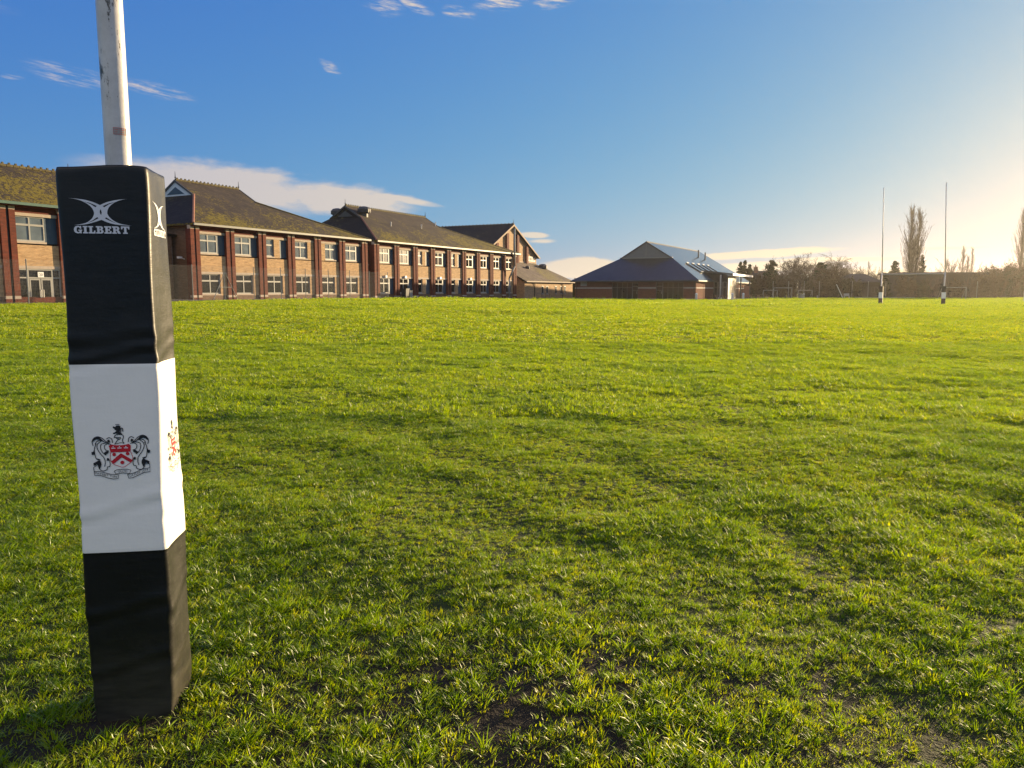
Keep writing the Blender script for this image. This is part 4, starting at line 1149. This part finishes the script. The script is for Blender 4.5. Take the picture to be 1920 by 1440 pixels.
def poplar(px, Y, h, wdt, label, seed, leaders=((0, 0, 1.0),), n=70, group='poplars along the far edge of the field', thick=.021):
    r = random.Random(seed); x = wx(px, Y); t = thing('poplar_tree', (x, Y, G(x, Y)-.05), 0, label, 'tree', group)
    tw, lb = Twigs(), Twigs()
    for (ox, oy, k) in leaders:
        H = h*k; pv = Vector((ox*.15, oy*.15, -.2)); sg = 10
        pts = [pv]
        for i in range(1, sg+1):
            tt = i/sg; pts.append(Vector((ox*min(1, tt*2.2)+r.gauss(0, .05), oy*min(1, tt*2.2)+r.gauss(0, .05), H*tt)))
        for i in range(sg): lb.add(tuple(pts[i]), tuple(pts[i+1]), h*.017*(1-i/sg*.9)+.01, h*.017*(1-(i+1)/sg*.9)+.01)
        for j in range(n):
            tt = .06+.90*(j+r.random())/n; i = min(int(tt*sg), sg-1); pp = pts[i].lerp(pts[i+1], tt*sg-i)
            a = r.random()*6.2832; prof = (min(1, .45+tt*1.9) if tt < .3 else max(.16, (1-(tt-.3)/.72))**.8)
            reach = wdt*prof*(.55+.6*r.random()); ln = (reach*2.2+.35)*(1-.30*tt)
            d = Vector((math.cos(a), math.sin(a), 1.5+r.random()*1.5)).normalized(); cur = pp.copy(); rad = h*.0042*(1-tt*.6)
            ls = 4
            for q in range(ls):
                d = (d+Vector((r.gauss(0, .05), r.gauss(0, .05), .16))).normalized(); nx_ = cur+d*(ln/ls)
                tw.add(tuple(cur), tuple(nx_), max(rad*(1-q/ls), thick), max(rad*(1-(q+1)/ls), thick*.8))
                for z in range(3):
                    p3 = cur.lerp(nx_, r.random()); d3 = (d*1.6+Vector((r.gauss(0, .45), r.gauss(0, .45), r.random()*.5))).normalized()
                    e3 = p3+d3*(.5+.9*r.random())*(h/19); tw.add(tuple(p3), tuple(e3), thick*.9, thick*.5)
                cur = nx_
    lb.build('trunk', 'bark', t, 7); tw.build('crown', 'pale_twig', t, 3); return t
def leaf_mesh(name, mat, parent, pos, nrm_, size, r):
    n = len(pos); pos = np.array(pos); a = r.normal(size=(n, 3)); a /= np.linalg.norm(a, axis=1, keepdims=True)
    c = np.cross(a, r.normal(size=(n, 3))); c /= np.linalg.norm(c, axis=1, keepdims=True)
    s = np.array(size)[:, None]*(.6+.8*r.random((n, 1)))
    V = np.stack([pos-a*s, pos+c*s*.45, pos+a*s, pos-c*s*.45], 1)
    F = (np.arange(n)*4)[:, None]+np.arange(4)[None]
    me = bpy.data.meshes.new(name); me.from_pydata(V.reshape(-1, 3).tolist(), [], F.tolist()); me.materials.append(M[mat])
    o = bpy.data.objects.new(name, me); col.objects.link(o); o.parent = parent; return o
def conifer(px, Y, h, w, label, seed, bottom=.08, lobes=24, per=200, leaf=.16, name='conifer_tree', pointed=1.0, group='conifers along the far edge of the field'):
    r = np.random.default_rng(seed); x = wx(px, Y); t = thing(name, (x, Y, G(x, Y)-.05), 0, label, 'tree', group)
    lb = Twigs(); lb.add((0, 0, -.2), (.03, 0, h*.96), h*.022, .03); pos = []; sz = []
    for k in range(lobes):
        tt = bottom+(1-bottom)*(k+r.random()*.6)/lobes; nb = 4 if tt > .7 else 6
        for j in range(nb):
            a = r.random()*6.283; ln = w*((1-tt)**pointed*.95+.06)*(.55+.6*r.random()); z0 = h*tt
            dz = r.normal(.02, .10)*ln
            lb.add((0, 0, z0), (math.cos(a)*ln, math.sin(a)*ln, z0+dz), .045, .015)
            m = int(per/nb*(.6+ln/w)); s = r.random(m)**.7
            jj = r.normal(0, 1, (m, 3))*np.array([.12*w, .12*w, .032*h])*(.35+.5*s[:, None])*(.35+.65*min(1, ln/w*2))
            pos.append(np.stack([math.cos(a)*ln*s, math.sin(a)*ln*s, z0+dz*s-.01*h*s], -1)+jj); sz += [leaf]*m
    lb.build('trunk', 'bark', t, 5); leaf_mesh('crown', 'needles', t, np.concatenate(pos), None, sz, r); return t
def bush(px, Y, h, w, label, seed, mat='hedge_leaf', dens=1.0, leaf=.14, twiggy=True, name='bush', depth=None, group='scrub along the far edge of the field'):
    r = np.random.default_rng(seed); rr = random.Random(seed); x = wx(px, Y); t = thing(name, (x, Y, G(x, Y)-.05), 0, label, 'bush', group)
    tw, lb = Twigs(), Twigs(); dp = depth or w*.7
    ns2 = int(26*dens*max(1, w/2.2))
    pos = []; sz = []
    for k in range(ns2):
        bx, by = r.normal(0, w*.42), r.normal(0, dp*.4)
        bx = max(-w, min(w, bx)); hh_ = h*(.62+.42*r.random())*(1-.32*(abs(bx)/w)**2)
        d = Vector((r.normal(0, .22), r.normal(0, .22), 1)).normalized(); cur = Vector((bx*.8, by*.8, 0)); sg = 4
        for q in range(sg):
            d = (d+Vector((r.normal(0, .15), r.normal(0, .15), .1))).normalized(); nx_ = cur+d*(hh_/sg)
            (lb if q < 2 else tw).add(tuple(cur), tuple(nx_), .05*(1-q/sg)+.012, .05*(1-(q+1)/sg)+.010)
            for z in range(7 if q > 1 else 4):
                p3 = cur.lerp(nx_, rr.random()); d3 = (d+Vector((r.normal(0, .7), r.normal(0, .7), r.normal(.2, .4)))).normalized(); e3 = p3+d3*(.35+.55*rr.random())*h*.24
                tw.add(tuple(p3), tuple(e3), .016, .008)
                if mat and (q < 3 or rr.random() < .5):
                    m = int(14*dens); s = r.random((m, 1)); pos.append(np.array(p3)+(np.array(e3)-np.array(p3))*s+r.normal(0, .12, (m, 3))*h*.18); sz += [leaf]*m
            cur = nx_
    lb.build('stem', 'bark', t, 4); tw.build('twigs', 'twig', t, 3)
    if mat: 
        P_ = np.concatenate(pos); P_[:, 2] = np.maximum(P_[:, 2], .02); leaf_mesh('foliage', mat, t, P_, None, sz, r)
    return t
# behind the hall
conifer(1384, 176, 8.0, 2.4, 'pointed dark conifer nearest the hall canopy, left of a trio', 1)
conifer(1393, 178, 8.4, 2.4, 'pointed dark conifer in the middle of the trio by the hall canopy', 2)
conifer(1402, 177, 7.4, 2.4, 'pointed dark conifer on the right of the trio by the hall canopy', 3)
bush(1378, 172, 4.6, 3.0, 'dark evergreen scrub showing between hall canopy and conifers', 31)
conifer(1443, 168, 8.0, 2.6, 'round topped pine left of the big spreading bare tree', 4, .30, 16, 330, .2, 'pine_tree', .55)
bare_tree(1496, 152, 10.0, 'big spreading bare tree with a dark forked trunk beyond the small goals', 5, .26, .95, .35, (9, 6, 5, 4), 5, .63, 0, .021)
bare_tree(1428, 186, 8.0, 'slim bare tree left of the round topped pine', 6, .25, .5, .8, (6, 5, 4, 3), 4)
bush(1419, 165, 5.2, 3.2, 'brown scrub below the house chimney beside the pine', 32, 'brown_leaf', .8)
bush(1455, 166, 5.0, 3.6, 'dark scrub under the round topped pine', 33)
bush(1478, 162, 4.6, 3.0, 'brown scrub behind the widest small goal', 34, 'brown_leaf')
bush(1512, 164, 5.4, 3.2, 'dark scrub right of the big bare tree trunk', 35)
conifer(1534, 166, 7.6, 2.6, 'broad dark evergreen right of the big bare tree', 7, .03, 20, 380, .2, 'evergreen_tree', .6)
bush(1550, 163, 6.6, 3.2, 'tall brown thicket between evergreen and birch', 36, 'brown_leaf', .9)
bare_tree(1566, 168, 9.6, 'weeping bare birch left of the dark hipped house', 8, .3, .45, .5, (8, 6, 6, 5), 4, .6, .9, .021, 'birch_tree', 'pale_twig')
bare_tree(1591, 170, 8.0, 'lower bushy bare birch beside the weeping one', 9, .2, .42, .9, (8, 6, 5, 4), 4, .62, .1, .021, 'birch_tree', 'pale_twig')
bush(1574, 160, 4.8, 2.8, 'brown scrub behind the leaning white pole', 37, 'brown_leaf')
bush(1592, 158, 4.2, 2.6, 'dark scrub at the left end of the hipped house', 38)
poplar(1623, 215, 9.4, .8, 'thin lone poplar above the hipped house roof', 10, ((0, 0, 1),), 34)
bare_tree(1610, 200, 6.8, 'small bare tree left of the thin poplar', 11, .25, .5, .7, (6, 5, 4), 3)
bush(1636, 168, 4.6, 2.2, 'pale twiggy scrub at the right end of the hipped house', 39, None, 1.1)
conifer(1654, 150, 5.0, 1.7, 'low dark conifer behind the left rugby upright', 12, .03, 20, 220, .18)
conifer(1673, 158, 7.6, 2.2, 'dark layered cedar right of the left rugby upright', 13, .05, 15, 330, .18, 'cedar_tree', .7)
poplar(1704, 170, 19.0, 3.9, 'tallest poplar with two pale leaders between the rugby uprights', 14, ((-.8, 0, 1.0), (1.05, .2, .965), (.2, .5, .62)), 118)
conifer(1722, 176, 9.6, 2.0, 'dark conifer tucked against the right of the tallest poplar', 15, .05, 22, 240, .18)
bush(1690, 166, 5.0, 2.4, 'twiggy scrub round the foot of the tallest poplar', 40, None, 1.2)
bare_tree(1759, 196, 8.6, 'small round bare tree left of the right rugby upright', 16, .28, .8, .5, (7, 5, 5, 3), 4)
bare_tree(1779, 210, 10.8, 'thin bare tree just right of the right rugby upright', 17, .3, .35, .9, (6, 4, 4, 3), 4)
poplar(1797, 220, 13.4, 1.8, 'slim poplar, left one of the pair above the flat roof', 18, ((0, 0, 1),), 80)
poplar(1812, 222, 13.4, 1.4, 'slimmer split poplar, right one of the pair above the flat roof', 19, ((-.9, 0, .82), (.3, 0, 1)), 50)
bare_tree(1838, 215, 9.0, 'feathery bare tree past the right end of the flat roof', 20, .25, .5, .8, (6, 5, 5, 3), 4)
bare_tree(1852, 208, 8.0, 'spindly bare tree between flat roof and hedge thicket', 21, .25, .55, .7, (6, 5, 4, 3), 4)
for i, (px, hh_, lab) in enumerate(((1853, 5.8, 'first brown hedge bush right of the flat-roofed building'), (1869, 6.4, 'dark hedge bush beside the first brown one right of the flat-roofed building'), (1884, 7.0, 'taller brown hedge bush left of the right-hand poplar'),
                     (1899, 6.6, 'hedge bush at the foot of the right-hand poplar'), (1915, 6.6, 'hedge bush cut by the right edge of the photo'), (1932, 7, 'hedge bush just past the right-hand poplars'))):
    bush(px, 150+i*1.5, hh_, 3.0, lab, 41+i, 'hedge_leaf' if i % 2 else 'brown_leaf', .9)
poplar(1905, 165, 17.6, 3.6, 'tall poplar with open branches near the right edge', 22, ((0, 0, 1.0), (1.9, .4, .86)), 118)
poplar(1930, 168, 14.4, 2.2, 'shorter poplar on the right edge behind the white post', 23, ((0, 0, 1.0), (-.9, .3, .8)), 70)
bush(1083, 152, 4.0, 1.6, 'dark shrub in the gap between lean-to and grey hall', 60)
for i, (px, Y, hh_, w_, lab) in enumerate(((1745, 168, 6.0, 4.0, 'twiggy thicket behind the left half of the flat-roofed building'), (1785, 175, 6.2, 4.0, 'twiggy thicket behind the right half of the flat-roofed building'), (1825, 172, 6.0, 3.4, 'twiggy thicket at the right end of the flat-roofed building'))):
    bush(px, Y, hh_, w_, lab, 70+i, None, 1.0)

bare_tree(1541, 172, 8.6, 'bare tree rising between the evergreen and the weeping birch', 81, .22, .6, .7, (7, 6, 5, 4), 4)
bare_tree(1606, 165, 7.4, 'twiggy bare tree over the left end of the hipped house', 82, .2, .6, .6, (7, 6, 5, 4), 4)
bare_tree(1640, 178, 7.2, 'thin bare tree over the right end of the hipped house', 83, .25, .55, .6, (6, 5, 5, 3), 4)
bare_tree(1741, 190, 7.6, 'small bare tree right of the conifer by the tallest poplar', 84, .25, .6, .6, (6, 5, 5, 3), 4)
bare_tree(1824, 200, 8.2, 'small bare tree right of the split poplar', 85, .25, .6, .6, (6, 5, 5, 3), 4)
bare_tree(1869, 190, 8.8, 'bare tree over the middle of the right-hand hedge', 86, .22, .6, .6, (7, 6, 5, 3), 4)
bare_tree(1886, 195, 8.6, 'bare tree over the hedge just left of the right-hand poplar', 87, .22, .6, .6, (7, 6, 5, 3), 4)
for i, (px, hh_, w_, mt, lab) in enumerate(((1698, 4.4, 2.6, 'brown_leaf', 'brown bush before the left end of the flat-roofed building'), (1722, 3.8, 2.4, 'hedge_leaf', 'dark bush before the flat-roofed building, left of its middle'), (1748, 4.2, 2.6, None, 'leafless bush before the middle of the flat-roofed building'),
        (1785, 3.4, 2.2, 'brown_leaf', 'brown bush before the flat-roofed building, right of the right rugby upright'), (1815, 4.6, 2.6, None, 'leafless bush before the right part of the flat-roofed building'), (1838, 5.0, 2.6, 'brown_leaf', 'brown bush before the right corner of the flat-roofed building'))):
    bush(px, 146.5, hh_, w_, lab, 90+i, mt, .9)
# houses and the low block beyond the hedge
def house(px0, px1, Y, eave, ridge, label, hip, depth=9, name='house'):
    x0, x1 = wx(px0, Y), wx(px1, Y); L_ = x1-x0; z = G((x0+x1)/2, Y)
    t = thing(name, (x0, Y, z), 0, label, 'house')
    b = MB(); b.box(0, L_, 0, depth, -.3, eave); b.build('wall', 'dark_house', t)
    o_ = .4; m_ = depth/2; h1 = hip*(L_/2 if hip > 1 else L_)
    a = [(-o_, -o_, eave), (L_+o_, -o_, eave), (L_+o_, depth+o_, eave), (-o_, depth+o_, eave)]
    r1_, r2_ = (hip*L_*.3-(o_ if hip == 0 else 0), m_, ridge), (L_-hip*L_*.3+(o_ if hip == 0 else 0), m_, ridge)
    fs = [(a[0], a[1], r2_, r1_), (a[2], a[3], r1_, r2_), (a[3], a[0], r1_), (a[1], a[2], r2_)]
    rf = solid_roof('roof', fs, 'dark_tile', t, .15)
    for k in range(max(2, int(L_/3.2))):
        xx = 1.0+k*3.2
        if xx+1.2 > L_: break
        window(t, xx, xx+1.2, 1.0, 2.2, -.03, 'dark_glass', True, 0, False, frame='metal_dark')
    return t, rf, L_
h1, rf, L_ = house(1592, 1648, 158, 3.2, 4.9, 'dark hipped house just left of the left rugby upright', .8)
h2, rf, L_ = house(1412, 1466, 192, 3.4, 6.4, 'dark gabled house with a pale chimney left of the pine', .25)
b = MB(); b.box(1.0, 1.8, 3.6, 4.6, 4.5, 7.4); b.tube((1.4, 4.1, 7.4), (1.4, 4.1, 7.9), .15, .12, 8); b.build('chimney', 'terracotta', rf)
x0, x1 = wx(1690, 150), wx(1846, 150)
fb = thing('flat_roofed_building', (x0, 150, G(x0, 150)), 0, 'long low flat-roofed building behind the right rugby upright', 'building')
Lb = x1-x0
b = MB(); b.box(0, Lb, 0, 10, -.3, 4.55); b.build('wall', 'dark_house', fb)
b = MB(); b.box(-.3, Lb+.3, -.3, 10.3, 4.55, 4.95); b.build('roof', 'dark_tile', fb)
for k in range(6): window(fb, .8+k*2.6, 2.4+k*2.6, 1.2, 2.9, -.05, 'hall_glass', True, .66, False, frame='metal_dark')
b = MB(); b.box(-.0, .06, 0, .05, 0, .05)

# boundary wall/fence and football goals
def soccer_goal(px0, px1, Y, h, label, depth=1.2):
    x0, x1 = wx(px0, Y), wx(px1, Y); w = (x1-x0); t = thing('football_goal', ((x0+x1)/2, Y, G(x0, Y)), 0, label, 'goal', 'football goals by the far trees')
    r_ = .055
    for s in (-1, 1):
        b = MB(); b.tube((s*w/2, 0, -.05), (s*w/2, 0, h+r_), r_, r_, 8); b.build('goal_post', 'galv', t)
        b = MB(); b.tube((s*w/2, 0, h), (s*w/2, depth, .03), .03, .03, 6); b.build('stay', 'galv', t)
    b = MB(); b.tube((-w/2+r_, 0, h), (w/2-r_, 0, h), r_, r_, 8); b.build('crossbar', 'galv', t)
    b = MB(); b.tube((-w/2, depth, .04), (w/2, depth, .04), .03, .03, 6); b.build('ground_bar', 'galv', t)
soccer_goal(1448, 1482, 146, 1.95, 'largest white football goal under the big bare tree')
soccer_goal(1429, 1455, 150, 1.5, 'small football goal partly behind the largest one')
soccer_goal(1494, 1520, 148, 1.5, 'small football goal behind the grey crate')
soccer_goal(1762, 1807, 118, 1.9, 'football goal just behind the right rugby upright')
def mast(px, Y, h, label):
    x = wx(px, Y); b = MB(); b.tube((0, 0, -.1), (0, 0, h), .05, .04, 8); b.lathe([(.07, h), (.07, h+.04), (0, h+.06)], (0, 0, 0), 8); o = b.build('fence_post', 'galv'); o.location = (x, Y, G(x, Y)); tag(o, label, 'post', 'thin posts before the far hedge')
for px, lab in ((1446.5, 'thin grey post at the left upright of the largest football goal'), (1475.5, 'thin grey post near the right upright of the largest football goal'), (1504.5, 'thin grey post behind the grey crate'),
                (1533, 'thin grey post below the broad evergreen'), (1594, 'thin grey post right of the leaning white pole'), (1624, 'thin grey post before the hipped house'), (1656.5, 'thin grey post just right of the left rugby upright'), (1827, 'thin grey post before the right end of the flat-roofed building')):
    mast(px, 143, 3.1, lab)
x = wx(1578.5, 140); b = MB(); b.tube((0, 0, -.05), (-1.35, 0, 2.55), .055, .045, 10); b.lathe([(.12, -.03), (.12, .04), (0, .05)], (0, 0, 0), 10)
o = b.build('leaning_pole', 'white_paint'); o.location = (x, 140, G(x, 140)); tag(o, 'white pole leaning to the left before the far scrub', 'pole')
x = wx(1501, 135); cb_ = thing('field_crate', (x, 135, G(x, 135)), R(15), 'grey equipment crate on the far grass before the small goal', 'crate')
b = MB(); b.box(-.33, .33, -.3, .3, 0, .72); b.build('crate_body', 'galv', cb_)
b = MB(); b.prism([(-.42, -.36, .86), (.42, -.36, .73), (.42, .36, .73), (-.42, .36, .86)], (0, 0, .05)); fix_normals(b.build('lid', 'metal_pale', cb_))
b = MB(); b.box(.34, .44, -.05, .05, -.05, 1.0); b.build('stake', 'white_paint', cb_)
def stub(px, Y, h, label, tall=False):
    x = wx(px, Y); b = MB(); b.lathe([(.10, -.1), (.10, h*.75), (.12, h*.76), (.12, h*.95), (.0, h)], (0, 0, 0), 10); o = b.build('marker_post', 'white_frame' if tall else 'metal_dark'); o.location = (x, Y, G(x, Y)); tag(o, label, 'post', 'short posts on the far grass')
stub(1470, 136, .55, 'short dark post left of centre under the largest football goal'); stub(1479.5, 136, .55, 'short dark post right under the largest football goal'); stub(1530, 137, .6, 'short pale post on the grass below the broad evergreen', True)
x = wx(1585, 141); tb = thing('field_bench', (x, 141, G(x, 141)), 0, 'pale bench frame right of the leaning white pole', 'bench')
b = MB(); b.box(-.5, .5, -.2, .2, .42, .48); b.build('seat', 'white_frame', tb)
b = MB(); b.box(-.5, .5, .16, .2, .5, .95); b.build('backrest', 'white_frame', tb)
for s in (-.42, .42):
    b = MB(); b.box(s-.04, s+.04, -.18, .18, 0, .419); b.build('leg', 'metal_pale', tb)
x = wx(1916, 96); b = MB(); b.tube((0, 0, -.1), (.05, 0, 1.75), .10, .09, 12); b.tube((.05, 0, 1.75), (.05, 0, 1.85), .11, .11, 12); b.box(-.2, .2, -.2, .2, -.05, .08)
o = b.build('white_post', 'white_frame'); o.location = (x, 96, G(x, 96)); tag(o, 'stout white post at the right edge of the field', 'post')
# low rail along the far touchline
x0, x1 = wx(1600, 132), wx(1712, 132)
t = thing('touchline_rail', (x0, 132, G(x0, 132)), 0, 'low pale rail along the far grass behind the left rugby upright', 'railing')
b = MB(); b.tube((0, 0, .30), (x1-x0, 0, .30), .035, .035, 8); b.build('handrail', 'galv', t)
for k in range(7):
    b = MB(); b.tube(((x1-x0)*k/6, 0, -.05), ((x1-x0)*k/6, 0, .30), .03, .03, 6); b.build('rail_post', 'galv', t)

# far hills
b = MB(); n = 90; pr = []
for k in range(n+1):
    a = R(-70+140*k/n); d = 1500; hgt = 16+26*(.5+.5*math.sin(k*.21+.6))*(.6+.4*math.sin(k*.57)); pr.append((d*math.sin(a), d*math.cos(a), hgt))
for k in range(n):
    p, q = pr[k], pr[k+1]
    b.face([(p[0]*.86, p[1]*.86, -1), (q[0]*.86, q[1]*.86, -1), q, p]); b.face([p, q, (q[0]*1.15, q[1]*1.15, -1), (p[0]*1.15, p[1]*1.15, -1)])
o = b.build('hills', 'hill_far', None, True); tag(o, kind='structure')

# ------------------------------------------------------------------ light, sky, air, camera
AZ, EL = R(47), R(8.5)
sd = Vector((math.sin(AZ)*math.cos(EL), math.cos(AZ)*math.cos(EL), math.sin(EL)))
sun = bpy.data.lights.new('sun', 'SUN'); sun.energy = 5.0; sun.angle = R(.53); sun.color = (1.0, .75, .43)
so_ = bpy.data.objects.new('sun', sun); col.objects.link(so_); so_.rotation_euler = sd.to_track_quat('Z', 'Y').to_euler(); so_.location = (60, 60, 40)

w = bpy.data.worlds.new('World'); scn.world = w; w.use_nodes = True; nt = w.node_tree; nt.nodes.clear()
sky = nt.nodes.new('ShaderNodeTexSky'); sky.sky_type = 'NISHITA'; sky.sun_disc = False
sky.sun_elevation = EL; sky.sun_rotation = AZ; sky.air_density = 1.0; sky.dust_density = .68; sky.ozone_density = 2.5; sky.altitude = 50
tcn = nt.nodes.new('ShaderNodeTexCoord'); dirv = tcn.outputs['Generated']
sp = nt.nodes.new('ShaderNodeSeparateXYZ'); L(nt, dirv, sp.inputs[0])
azn = mth(nt, 'MULTIPLY', mth(nt, 'ARCTAN2', sp.outputs[0], sp.outputs[1]), 57.2958)
eln = mth(nt, 'MULTIPLY', mth(nt, 'ARCSINE', sp.outputs[2]), 57.2958)
cbn = nt.nodes.new('ShaderNodeCombineXYZ'); L(nt, azn, cbn.inputs[0]); L(nt, mth(nt, 'MULTIPLY', eln, 3.2), cbn.inputs[1])
nz1 = noise(nt, cbn.outputs[0], .22, 6, .6); nz2 = noise(nt, cbn.outputs[0], .9, 5, .65)
wa = mth(nt, 'MULTIPLY', mth(nt, 'SUBTRACT', nz1, .5), 1.0); 
CL = [  # azimuth, elevation, half width, half height, tilt (deg per deg), strength
 (-21, 6.95, 9.8, 1.95, -.075, .66), (-12.2, 6.35, 6.0, 1.4, -.09, .66), (-8.2, 6.55, 3.4, .32, -.16, .6),
 (5.3, 1.6, 3.9, .85, 0, 1.0), (1.6, 4.05, 1.3, .26, -.05, .8), (2.2, 3.6, 1.2, .22, 0, .45), (8.5, 1.5, 3.5, .7, 0, .7),
 (17.5, 2.55, 6.2, .34, .05, .8), (17.5, 1.65, 5.6, .42, .02, .75), (22.7, 2.10, 4.8, .2, 0, .8), (24.0, 1.2, 5.4, .36, 0, .6), (29, 2.7, 3, .15, 0, .4),
 (-24.3, 12.85, 3.0, .55, -.16, .62), (-28.6, 13.15, 3.4, .75, -.1, .55), (-12.75, 15.07, .9, .5, -.5, .6), (-9.06, 19.0, 1.8, .65, -.1, .6), (-6.8, 19.2, 1.5, .5, -.4, .6),
 (-3.7, 18.84, 1.4, .5, -.15, .6), (-.8, 19.4, 2.2, .6, .1, .65), (3.0, 19.5, 1.8, .5, .1, .6), (-32, 12.7, .8, .22, 0, .4), (-33.5, 16.5, 3, .5, -.1, .18),
 (150, 48, 66, 27, 0, .9), (-140, 46, 64, 27, 0, .9)]  # last two: unseen cloud banks behind the camera, added to brighten the shaded pad
cov = None
for (a0, e0, hw_, hh_, tl, stg) in CL:
    dx = mth(nt, 'SUBTRACT', azn, a0)
    u_ = mth(nt, 'DIVIDE', mth(nt, 'ADD', dx, mth(nt, 'MULTIPLY', wa, hw_*.5)), hw_)
    dy = mth(nt, 'SUBTRACT', mth(nt, 'SUBTRACT', eln, e0), mth(nt, 'MULTIPLY', dx, tl))
    v_ = mth(nt, 'DIVIDE', mth(nt, 'ADD', dy, mth(nt, 'MULTIPLY', wa, hh_*1.2)), hh_)
    rr_ = mth(nt, 'ADD', mth(nt, 'MULTIPLY', u_, u_), mth(nt, 'MULTIPLY', v_, v_))
    f_ = mth(nt, 'MULTIPLY', mth(nt, 'SUBTRACT', 1.0, rr_, clamp=True), stg*1.7)
    cov = f_ if cov is None else mth(nt, 'MAXIMUM', cov, f_)
cb3 = nt.nodes.new('ShaderNodeCombineXYZ'); L(nt, mth(nt, 'MULTIPLY', azn, .55), cb3.inputs[0]); L(nt, mth(nt, 'ADD', mth(nt, 'MULTIPLY', eln, 4.5), mth(nt, 'MULTIPLY', azn, .5)), cb3.inputs[1])
nz3 = noise(nt, cb3.outputs[0], .8, 6, .68)
cov = mth(nt, 'MULTIPLY', cov, ramp(nt, nz2, [(.28, (.72,)*3), (.66, (1.1,)*3)]))
hi = mth(nt, 'MULTIPLY', mth(nt, 'GREATER_THAN', eln, 10.0), mth(nt, 'LESS_THAN', eln, 22.0))
wsp = mth(nt, 'ADD', mth(nt, 'SUBTRACT', 1.0, hi), mth(nt, 'MULTIPLY', hi, ramp(nt, nz3, [(.40, (.0,)*3), (.66, (1.0,)*3)])))
cov = mth(nt, 'MULTIPLY', cov, wsp)
cov = mth(nt, 'MULTIPLY', mth(nt, 'MULTIPLY', cov, cov), mth(nt, 'SUBTRACT', 3.0, mth(nt, 'MULTIPLY', mth(nt, 'MINIMUM', cov, 1.0), 2.0)))
cov = mth(nt, 'MINIMUM', cov, .80)
warm = mth(nt, 'MULTIPLY', mth(nt, 'DIVIDE', mth(nt, 'ADD', azn, 30.0), 65.0, clamp=True), mth(nt, 'LESS_THAN', azn, 80.0))
ccol = mixc(nt, warm, (3.9, 3.5, 3.45), (7.0, 5.5, 3.3))
ssp = nt.nodes.new('ShaderNodeSeparateColor'); L(nt, sky.outputs[0], ssp.inputs[0]); scb = nt.nodes.new('ShaderNodeCombineColor')
for ch, (tn, cap) in enumerate(((.46, 2.7), (1.02, 1.06), (8.6, .70))):   # soft shoulder per channel, as a phone's sensor rolls off
    q = mth(nt, 'MULTIPLY', ssp.outputs[ch], tn)
    L(nt, mth(nt, 'DIVIDE', q, mth(nt, 'ADD', 1.0, mth(nt, 'MULTIPLY', q, .164/cap))), scb.inputs[ch])
back = mth(nt, 'GREATER_THAN', mth(nt, 'ABSOLUTE', azn), 80.0)
ccol = mixc(nt, back, ccol, (8.2, 7.6, 7.1))  # extra-bright colour for the added clouds behind the camera
fin = mixc(nt, cov, scb.outputs[0], ccol)
bg = nt.nodes.new('ShaderNodeBackground'); L(nt, fin, bg.inputs[0]); bg.inputs[1].default_value = .06
ow = nt.nodes.new('ShaderNodeOutputWorld'); L(nt, bg.outputs[0], ow.inputs[0])

hm, nt = new_mat('haze_air')
vp = nt.nodes.new('ShaderNodeVolumePrincipled'); vp.inputs['Color'].default_value = (.96, .92, .86, 1); vp.inputs['Density'].default_value = .00016; vp.inputs['Anisotropy'].default_value = .70
oo = nt.nodes.new('ShaderNodeOutputMaterial'); L(nt, vp.outputs[0], oo.inputs['Volume']); M['haze_air'] = hm
b = MB(); b.box(-3200, 3200, -3200, 3200, -2.0, 24); o = b.build('haze', 'haze_air'); tag(o, 'thin low winter haze over the whole field', 'haze', kind='stuff')

cam = bpy.data.cameras.new('camera'); cam.sensor_width = 36; cam.lens = 27.04; cam.clip_end = 9000; cam.clip_start = .05
co = bpy.data.objects.new('camera', cam); col.objects.link(co); co.location = (0, 0, 1.45); co.rotation_euler = (math.pi/2-math.atan(175/1442), 0, 0)
scn.camera = co
scn.render.resolution_x = 1024; scn.render.resolution_y = 768
vs = scn.view_settings; vs.view_transform = 'Standard'; vs.look = 'None'; vs.gamma = 1; vs.exposure = 1.45; vs.use_curve_mapping = False
scn.cycles.max_bounces = 6; scn.cycles.transparent_max_bounces = 8; scn.cycles.volume_bounces = 0
